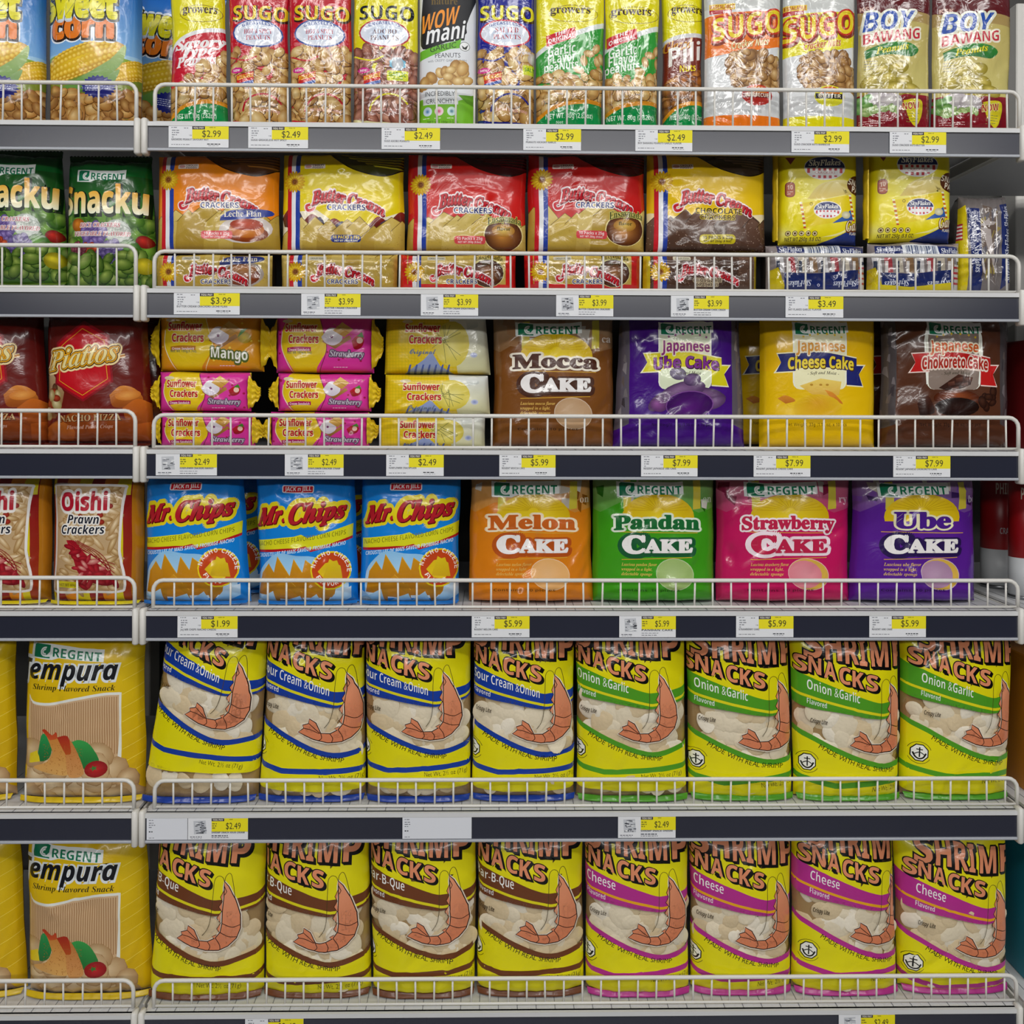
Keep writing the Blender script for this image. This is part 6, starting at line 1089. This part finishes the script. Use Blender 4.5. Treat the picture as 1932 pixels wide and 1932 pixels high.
roll(505, 695, 778, 846, 'straw', 'pink strawberry cracker roll at the bottom of the second stack', 4); roll(519, 699, 705, 776, 'straw', 'pink strawberry cracker roll in the middle of the second stack', 5); roll(516, 704, 592, 703, 'straw', 'pink strawberry cracker roll on top of the second stack', 6, Y=.05)
roll(712, 916, 784, 846, 'plain', 'plain yellow cracker roll at the bottom of the third stack', 7, fin=False, quad=(2, 0, 0, 0)); roll(716, 929, 708, 782, 'plain', 'plain yellow cracker roll in the middle of the third stack', 8, fin=False, quad=(8, -8, 6, -4)); roll(722, 926, 592, 706, 'plain', 'plain yellow cracker roll on top of the third stack', 9, Y=.05, fin=False, quad=(4, -10, 0, 0))
G4 = 'cake bags'
PC = dict(T=.03, p=3., pv=6, fl='gloss', wr=1.4, flare=.015, flat_b=True, nu=28, nv=34)
def cake(name, lab, art, x0, x1, y0, row, base, body, group=G4, **k):
    return packet(name, lab, 'cake bag', group, art, x0, x1, y0, row, base=base, body=body, **{**PC, 'Y': .04, **k})
cake('cake_bag', 'brown mocca cake bag with a clear crinkled top', lambda d: regcake(d, 930, 1160, '#7a4a1e', 'Mocca', '#4a2414', '#f2ead8', '#f2efee', '#4a2a1c', 1), 928, 1162, 598, 2, '#7a4a1e', '#6a4a30', wr=1.3, fl='gloss')
j1 = cake('cake_bag', 'purple cake bag with a yellow ribbon on the third shelf', lambda d: japcake(d, 1165, 1412, '#42127c', 'Ube Cake', '#d9cf1c', '#7a2f8a', '#8f2f7c', '#dfe8c8', 'ube'), 1165, 1412, 592, 2, '#42127c', '#5c5660', quad=(8, -8, -6, 4))
j2 = cake('cake_bag', 'yellow cheese cake bag with a navy ribbon', lambda d: japcake(d, 1418, 1668, '#e6bb0a', 'Cheese Cake', '#22286e', '#e8cf3a', '#d9952c', '#f0ecc0', 'cheese'), 1440, 1664, 596, 2, '#e6bb0a', '#d8b010', wr=.7)
j3 = cake('cake_bag', 'brown chocolate cake bag with a red ribbon', lambda d: japcake(d, 1670, 1922, '#54301f', 'Chokoreto Cake', '#c0201f', '#a8281c', '#d8622c', '#8a7a70', 'choc'), 1672, 1920, 594, 2, '#54301f', '#4a4446')
dup(j2, -28*SC((0, .12, 1.5)), .10, 0, 'yellow cheese cake bag standing behind the front one', G4)
dup(j3, -26*SC((0, .12, 1.5)), .10, 0, 'brown chocolate cake bag standing behind the front one', G4)
# --- fourth shelf
oi = packet('prawn_cracker_bag', 'striped prawn cracker bag with a clear window, beside the divider', 'snack bag', 'striped prawn cracker bags', a_oishi, 84, 258, 896, 3, flat_b=True, Y=.028, T=.034, fl='gloss', base='#c9821c', body='#8f1a1c', seals=('#d8c81c', '#8f1a1c', 6), wr=1.0)
dup(oi, -176*SC((0, .034, 1.3)), .003, 0, 'striped prawn cracker bag cut by the edge of the picture', 'striped prawn cracker bags', .03)
PB = dict(Y=.028, T=.034, flat_b=True, p=2.4, pv=5, fl='gloss', base='#1683dc', seals=('#1470c4', '#1470c4', 6), wr=1.2, flare=.03)
c1 = packet('corn_chip_bag', 'blue corn chip bag with red script, nearest the bay divider', 'snack bag', 'blue corn chip bags', a_mrchips, 258, 456, 900, 3, quad=(2, -6, 4, 8), **PB)
c2 = packet('corn_chip_bag', 'blue corn chip bag with red script, between two others', 'snack bag', 'blue corn chip bags', lambda d: a_mrchips(d.dxy(213, 5)), 476, 666, 900, 3, quad=(-4, -2, 4, 8), **PB)
c3 = packet('corn_chip_bag', 'blue corn chip bag with red script, beside the orange melon cake bag', 'snack bag', 'blue corn chip bags', lambda d: a_mrchips(d.dxy(418, 0)), 674, 866, 900, 3, quad=(2, 2, -2, 0), **PB)
for q, (c, dx, lb) in enumerate(((c1, 12, 'first'), (c2, 14, 'second'))): dup(c, dx*SC((0, .12, 1.2)), .09, 0, f'shaded blue corn chip bag standing behind the {lb} blue chip bag', 'blue corn chip bags')
cake('cake_bag', 'orange melon cake bag', lambda d: regcake(d, 884, 1118, '#d87e16', 'Melon', '#c4601c', '#f6e4c4', '#f2efee', '#b5521a', 2, 304), 882, 1120, 902, 3, '#d87e16', '#b56a1c', quad=(4, -4, 0, 4))
cake('cake_bag', 'green pandan cake bag', lambda d: regcake(d, 1122, 1352, '#3f9a1c', 'Pandan', '#1c6a34', '#e6f0dc', '#f2efee', '#1c5a34', 3, 304), 1120, 1355, 902, 3, '#3f9a1c', '#2f7a1c')
cake('cake_bag', 'pink strawberry cake bag', lambda d: regcake(d, 1360, 1612, '#c21a5c', 'Strawberry', '#c0254c', '#f6e8ec', '#c0254c', '#f2dfe6', 4, 304), 1357, 1614, 900, 3, '#c21a5c', '#a81a50')
cake('cake_bag', 'purple ube cake bag on the fourth shelf', lambda d: regcake(d, 1614, 1858, '#57208f', 'Ube', '#4a1f88', '#efe9c0', '#f2efee', '#2a1850', 5, 304), 1612, 1862, 900, 3, '#57208f', '#482080', quad=(6, -10, 0, -4))
# --- fifth and lowest shelves
te = packet('shrimp_puff_bag', 'yellow shrimp snack bag with a fried shrimp picture, on the fifth shelf', 'snack bag', 'yellow fried-shrimp snack bags', a_tempura, 28, 258, 1200, 4, flat_b=True, Y=.026, T=.036, fl='soft', base='#e0bb10', quad=(6, 0, -2, 4), seals=('#d8b810', '#d8b810', 9), wr=1.2)
dup(te, -246*SC((0, .036, 1.)), .003, 0, 'yellow fried-shrimp bag on the fifth shelf, cut by the edge of the picture', 'yellow fried-shrimp snack bags', .03)
t2 = packet('shrimp_puff_bag', 'yellow shrimp snack bag with a fried shrimp picture, on the lowest shelf', 'snack bag', 'yellow fried-shrimp snack bags', lambda d: a_tempura(d.dxy(-1, 379)), 34, 272, 1576, 5, flat_b=True, Y=.026, T=.036, fl='soft', base='#e0bb10', quad=(-2, -12, 4, 4), seals=('#d8b810', '#d8b810', 9), wr=1.3)
dup(t2, -240*SC((0, .036, .5)), .003, 0, 'yellow fried-shrimp bag on the lowest shelf, cut by the edge of the picture', 'yellow fried-shrimp snack bags', .03)
BLU, GRN, BRN, MAG = '#173c9c', '#4f9a24', '#6d3c20', '#b52f8c'
SB = [(4, 'blue', BLU, 'Sour Cream &Onion', 122, [((350, 1346), 11, 1.02, 276, 486, (26, 18, -18, -6)), ((564, 1379), 4, 1.04, 484, 688, (6, 0, -4, 4)), ((758, 1378.6), 0, 1., 680, 893, (-4, 2, 2, 0)), ((966.5, 1382.5), 1, 1., 884, 1092, (0, 0, 0, -2))]),
      (4, 'green', GRN, 'Onion &Garlic', 92, [((1165.7, 1382.5), 0, 1., 1086, 1306, (-4, -4, 2, 4)), ((1391, 1399), -1, 1.02, 1296, 1500, (-2, 0, 4, -2)), ((1601, 1404.5), 0, 1.03, 1502, 1712, (-8, 2, 12, 0)), ((1811, 1390), 2, 1., 1706, 1916, (0, 12, 2, 0))]),
      (5, 'brown', BRN, 'Bar-B-Que', 68, [((335, 1768), 5, 1.04, 274, 492, (14, 2, -4, 2)), ((555, 1774.5), 1, 1.05, 490, 698, (2, -4, -2, 2)), ((768.6, 1763), 0, 1.02, 690, 900, (0, 0, 4, -2)), ((973, 1760), 1, 1.02, 896, 1110, (2, -8, 0, 2))]),
      (5, 'magenta', MAG, 'Cheese', 50, [((1184, 1765), 0, 1., 1104, 1308, (0, -2, -2, 2)), ((1386, 1772), 1, 1., 1305, 1504, (0, -2, 2, -2)), ((1601.5, 1763), 2, 1., 1502, 1706, (0, -6, 0, 0)), ((1801, 1787), 2, 1., 1694, 1918, (0, -2, 14, -2))])]
first = None
for row in (4, 5):
    A = [e_ for q in SB if q[0] == row for e_ in q[5]]; mids = [(A[i][4]+A[i+1][3])/2 for i in range(7)]
    TE = [A[0][5][0]]+[(A[i][5][1]+A[i+1][5][0])/2 for i in range(7)]+[A[7][5][1]]; BE = [A[0][5][2]]+[(A[i][5][3]+A[i+1][5][2])/2 for i in range(7)]+[A[7][5][3]]
    XS = [A[0][3]]+mids+[A[7][4]]; k_ = 0
    for q in SB:
        if q[0] == row:
            for i in range(4): e_ = q[5][i]; q[5][i] = (e_[0], e_[1], e_[2], XS[k_]+.8, XS[k_+1]-.8, (TE[k_], TE[k_+1], BE[k_], BE[k_+1])); k_ += 1
for row, cn, col, flav, fw, L in SB:
    for i, (tail, rot, k, x0, x1, quad) in enumerate(L):
        nth = ('first', 'second', 'third', 'fourth')[i]
        lb = f'yellow shrimp snack bag with {cn} bands, {nth} such bag counting from the divider'
        b = packet('shrimp_snack_bag', lb, 'snack bag', 'yellow shrimp snack bags with coloured bands', (lambda d, a=tail, c=col, f=flav, r=rot, q=k, g=fw: shrimp_bag(d, a, c, f, r, q, '#e0d61c' if c != MAG else '#e8a81c', g)), x0, x1, 1194 if row == 4 else 1574, row, Y=.026 if i % 2 else .023, T=.034, p=2.4, pv=5, flat_b=True,
                   quad=quad, base='#a88a5c', body='#d8cf14', fl='gloss' if row == 4 else 'soft', wr=1.0, flare=.02, gap=.0055, seals=(col, None, 10), window=shrimp_window(tail, rot, k), chips=chips_for(tail, rot, k, row*31+i*7+len(cn), .0055))
        if cn == 'blue' and i == 0: first = b
dup(first, -30*SC((0, .1, 1.)), .09, 0, 'shaded yellow shrimp bag with blue bands standing behind the leaning one', 'yellow shrimp snack bags with coloured bands')
# --- beyond the main bay
RED = mat('red_tin_print', '#8f0f14', .35, var=.05); TINW = mat('white_tin_print', '#b9bcbe', .4)
def red_tin(px, Y, row, h, rad, lab, wide=None):
    P = W(px, 900, Y); t = thing('red_tin', lab, 'tin', (P.x, Y, DECK[row]), 'red tins at the shelf end')
    def cyl(r, z0, z1, n=32):
        m = MB(); m.tube([(0, 0, z0), (0, 0, z1)], r, n); return m
    cyl(rad, 0.02, h).obj('can', RED, t, True); cyl(rad*1.005, .004, .062).obj('white_label_band', TINW, t, True); cyl(rad*1.02, 0, .006).obj('bottom_rim', mat('tin_metal', '#8d8f92', .3, .9), t, True); cyl(rad*1.02, h-.003, h+.004).obj('lid', mat('tin_metal', '#8d8f92', .3, .9), t, True)
    d = D(); d.text('PHILES', -26, -226+60, 40, 22, '#c9b9a8', 'bold'); d.text('CRAFT', -18, -146+60, 26, 12, '#b9aeb0', 'bold')
    T = d.tris(); s = .00078; th = T[..., 0]*s/rad; p = np.stack([np.sin(th)*(rad+.0006), -np.cos(th)*(rad+.0006), -T[..., 1]*s+.02], -1); n = np.stack([np.sin(th), -np.cos(th), 0*th], -1); ar = np.cross(p[:, 1]-p[:, 0], p[:, 2]-p[:, 0]); fl_ = (ar*n[:, 0]).sum(1) < 0; p[fl_] = p[fl_][:, ::-1]; n[fl_] = n[fl_][:, ::-1]
    tri_mesh('printed_lettering', [(p, n, T[..., 3:6], np.concatenate([T[..., :2], T[..., 2:3]], -1), 0)], [FILMS['soft']()], t); return t
red_tin(1938, .10, 3, .19, .026, 'red tin with a white foot standing at the outer end of the fourth shelf'); red_tin(1888, .20, 3, .195, .030, 'shaded red tin behind the purple ube cake bag at the shelf end')
def carton(px0, px1, yt, row, Y, dpt, col, lab, lc, name='carton', y1=None):
    a, b = xl(px0, Y), xl(px1, Y); z0 = DECK[row]; z1 = W(1900, yt, Y).z; t = thing(name, lab, 'carton', ((a+b)/2, Y, z0)); w = b-a
    MB().box(-w/2, w/2, 0, dpt, 0, z1-z0, .002).obj('box', mat('carton_'+name+col.strip('#'), col, .45, var=.08, bscale=30), t)
    MB().box(-w/2+.004, w/2-.004, -.0006, .0, (z1-z0)*.55, (z1-z0)*.9).obj('label_panel', mat('carton_label'+lc.strip('#'), lc, .5, var=.2, bscale=80), t); return t
XR = XC+.006
shelf(XR, XR+.42, 3, 2, 'white steel shelf beyond the main bay, fourth level'); shelf(XR, XR+.42, 4, 2, 'white steel shelf beyond the main bay, fifth level'); shelf(XR, XR+.42, 5, 2, 'white steel shelf beyond the main bay, lowest level'); shelf(XR, XR+.42, 2, 2, 'white steel shelf beyond the main bay, third level')
shelf(XR, XR+.42, 0, 2, 'white steel shelf beyond the main bay, top level'); shelf(XR, XR+.42, 1, 2, 'white steel shelf beyond the main bay, second level')
carton(1942, 2080, 1240, 4, .06, .12, '#c07a14', 'orange carton at the outer edge beside the green-banded shrimp bag', '#7a3f10'); carton(1942, 2080, 1600, 5, .06, .12, '#147a90', 'teal carton at the outer edge beside the magenta-banded shrimp bag', '#3a3c30', 'teal_carton')
carton(1944, 2080, 640, 2, .06, .12, '#7d1418', 'dark red carton at the outer edge beside the chocolate cake bag', '#b9b9b6', 'red_carton')
for o in (_fo,): bpy.data.objects.remove(o)
print('triangles', sum(len(m.polygons) for m in bpy.data.meshes), 'objects', len(bpy.data.objects))
